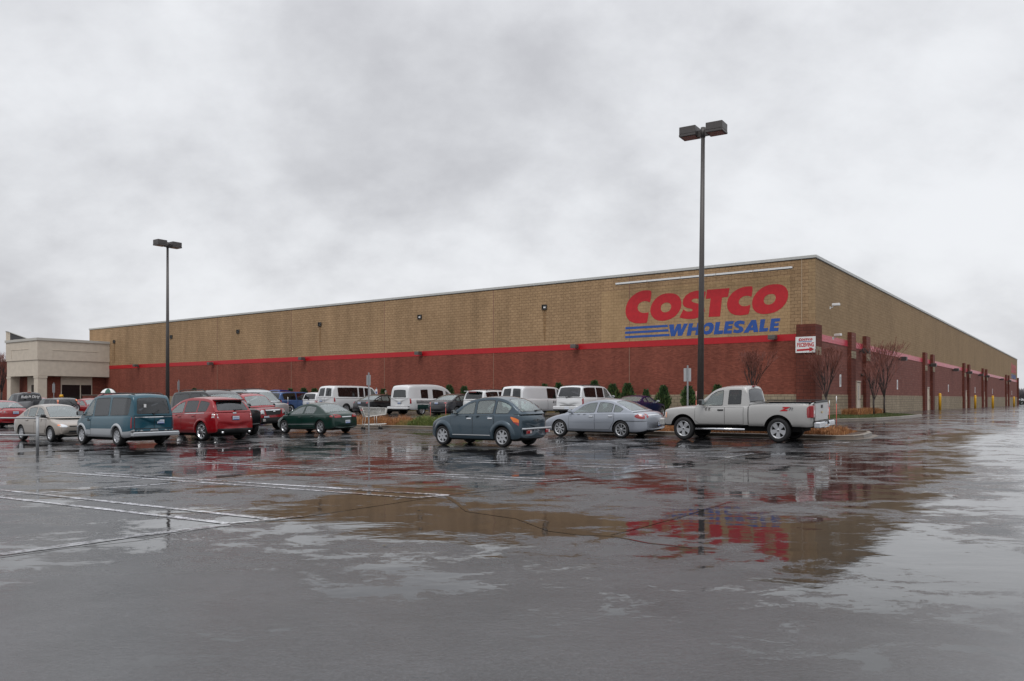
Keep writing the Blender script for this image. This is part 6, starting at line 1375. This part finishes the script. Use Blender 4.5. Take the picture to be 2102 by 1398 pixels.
tp = person(222, 66, 806, mat('tan_coat', (.25, .20, .15), .8), 'person under the green and white umbrella beyond the red suv', mat('brown_hair', (.10, .05, .03), .8), .3, arm=1)
person(259, 69, 802, mat('pink_coat', (.45, .20, .20), .8), 'person in a pinkish coat right of the umbrella', mat('fair_hair', (.30, .18, .10), .8), .3)
Pu = apt(222, 66); zt = pz(797.5, 66); t = thing('umbrella', 'open green and white golf umbrella above the parked cars on the left', 'umbrella', (Pu.x + .16, Pu.y - .28, zt - .95), 0)
mb = MB(); n = 8; vs = [(0, 0, .95)]; fs_ = []
for j, (r_, z_) in enumerate(((.25, .90), (.45, .78), (.60, .58))):
    for k in range(n * 2): a = math.tau * k / (n * 2); q = r_ * (1 if k % 2 == 0 else .96); vs.append((q * math.cos(a), q * math.sin(a), z_ + (0 if k % 2 == 0 else .02)))
for k in range(n * 2): fs_.append((0, 1 + k, 1 + (k + 1) % (n * 2)))
for j in range(2):
    for k in range(n * 2): a = 1 + j * n * 2 + k; b_ = 1 + j * n * 2 + (k + 1) % (n * 2); fs_.append((a, a + n * 2, b_ + n * 2, b_))
mb.add(vs, fs_); mb.m = [((k // 2) % 2) for k in range(n * 2)] * 3; mb.obj('canopy', [mat('umbrella_green', (.01, .09, .06), .6), M_WHITE], t)
mb = MB(); mb.tube([(0, 0, 1.0), (0, 0, .0), (.03, 0, -.04), (.06, 0, 0)], .012, 6); mb.obj('shaft', M_SEATD, t)
# ---- far right: tree line and hedge beyond the lot
def far_tree(px, Y, top, wpx, label, seed):
    P = apt(px, Y); H = pz(top, Y) - P.z; R = wpx * Y / F0 / 2; t = thing('distant_tree', label, 'tree', P, 0, 'grey leafless trees beyond the lot'); rr = random.Random(seed)
    mb = MB(); mb.tube([(0, 0, -.3), (0, 0, H * .4)], [.3, .2], 7); mb.obj('trunk', M_FAR, t); mb = MB()
    for _ in range(900):
        a = rr.uniform(0, math.tau); e = rr.uniform(-.4, 1.5); q = rr.random() ** .4; c = Vector((math.cos(a) * math.cos(e) * R * q, math.sin(a) * math.cos(e) * R * q, H * .55 + math.sin(e) * H * .45 * q))
        d = (c - Vector((0, 0, H * .2))).normalized(); l = rr.uniform(.5, 1.3); mb.tube([c, c + (d + Vector((rr.uniform(-.5, .5), rr.uniform(-.5, .5), .2))) * l], [.07, .02], 3, 0, False)
    mb.obj('crown', M_FAR2, t)
M_FAR = mat('far_bark', (.09, .08, .085), .9); M_FAR2 = mat('far_twigs', (.20, .185, .20), .9)  # slight rain haze put into the pale grey purple of the distant trees
for i, (px, Y, tp_, w_, lb) in enumerate(((2094, 230, 806, 22, 'pale leafless tree nearest the right end of the warehouse'), (2112, 240, 803, 26, 'leafless tree cut by the right edge of the picture'), (2140, 250, 800, 34, 'broad leafless tree right of the picture edge'), (2180, 245, 804, 34, 'lower leafless tree farther right beyond the lot'))): far_tree(px, Y, tp_, w_, lb, i)
mb = MB(); rr = random.Random(9); P = apt(2130, 205)
for _ in range(5000):
    x = P.x + rr.uniform(-9, 40); y = 205 + rr.uniform(-1, 1); z = gz(x, y) + rr.random() * 1.0 ; s_ = .12; mb.add([(x - s_, y, z), (x + s_, y, z), (x + s_ * .3, y + .05, z + .3)], [(0, 1, 2)])
o = mb.obj('far_hedge', mat('dark_hedge', (.03, .035, .028), .9)); tag(o, 'low dark hedge line along the far edge of the lot', 'hedge', kind='stuff')
# leaves and litter on the wet asphalt
for (px, py, s_, lb, c_) in ((790, 1121, .03, 'small yellowish leaf lying on the wet asphalt in the foreground', (.35, .25, .05)), (713, 975, .06, 'scrap of white litter between the parking lines', (.6, .6, .6)), (1961, 1019, .07, 'dark wet leaf on the bright asphalt at right', (.10, .03, .02))):
    P = gpt(px, py); mb = MB(); mb.poly([(-s_, 0, .008), (-s_ * .3, -s_ * .5, .012), (s_, -s_ * .1, .02), (s_ * .3, s_ * .5, .010)]); o = mb.obj('litter', mat('litter', c_, .5), None, P); tag(o, lb, 'litter')
print('MESH DONE')
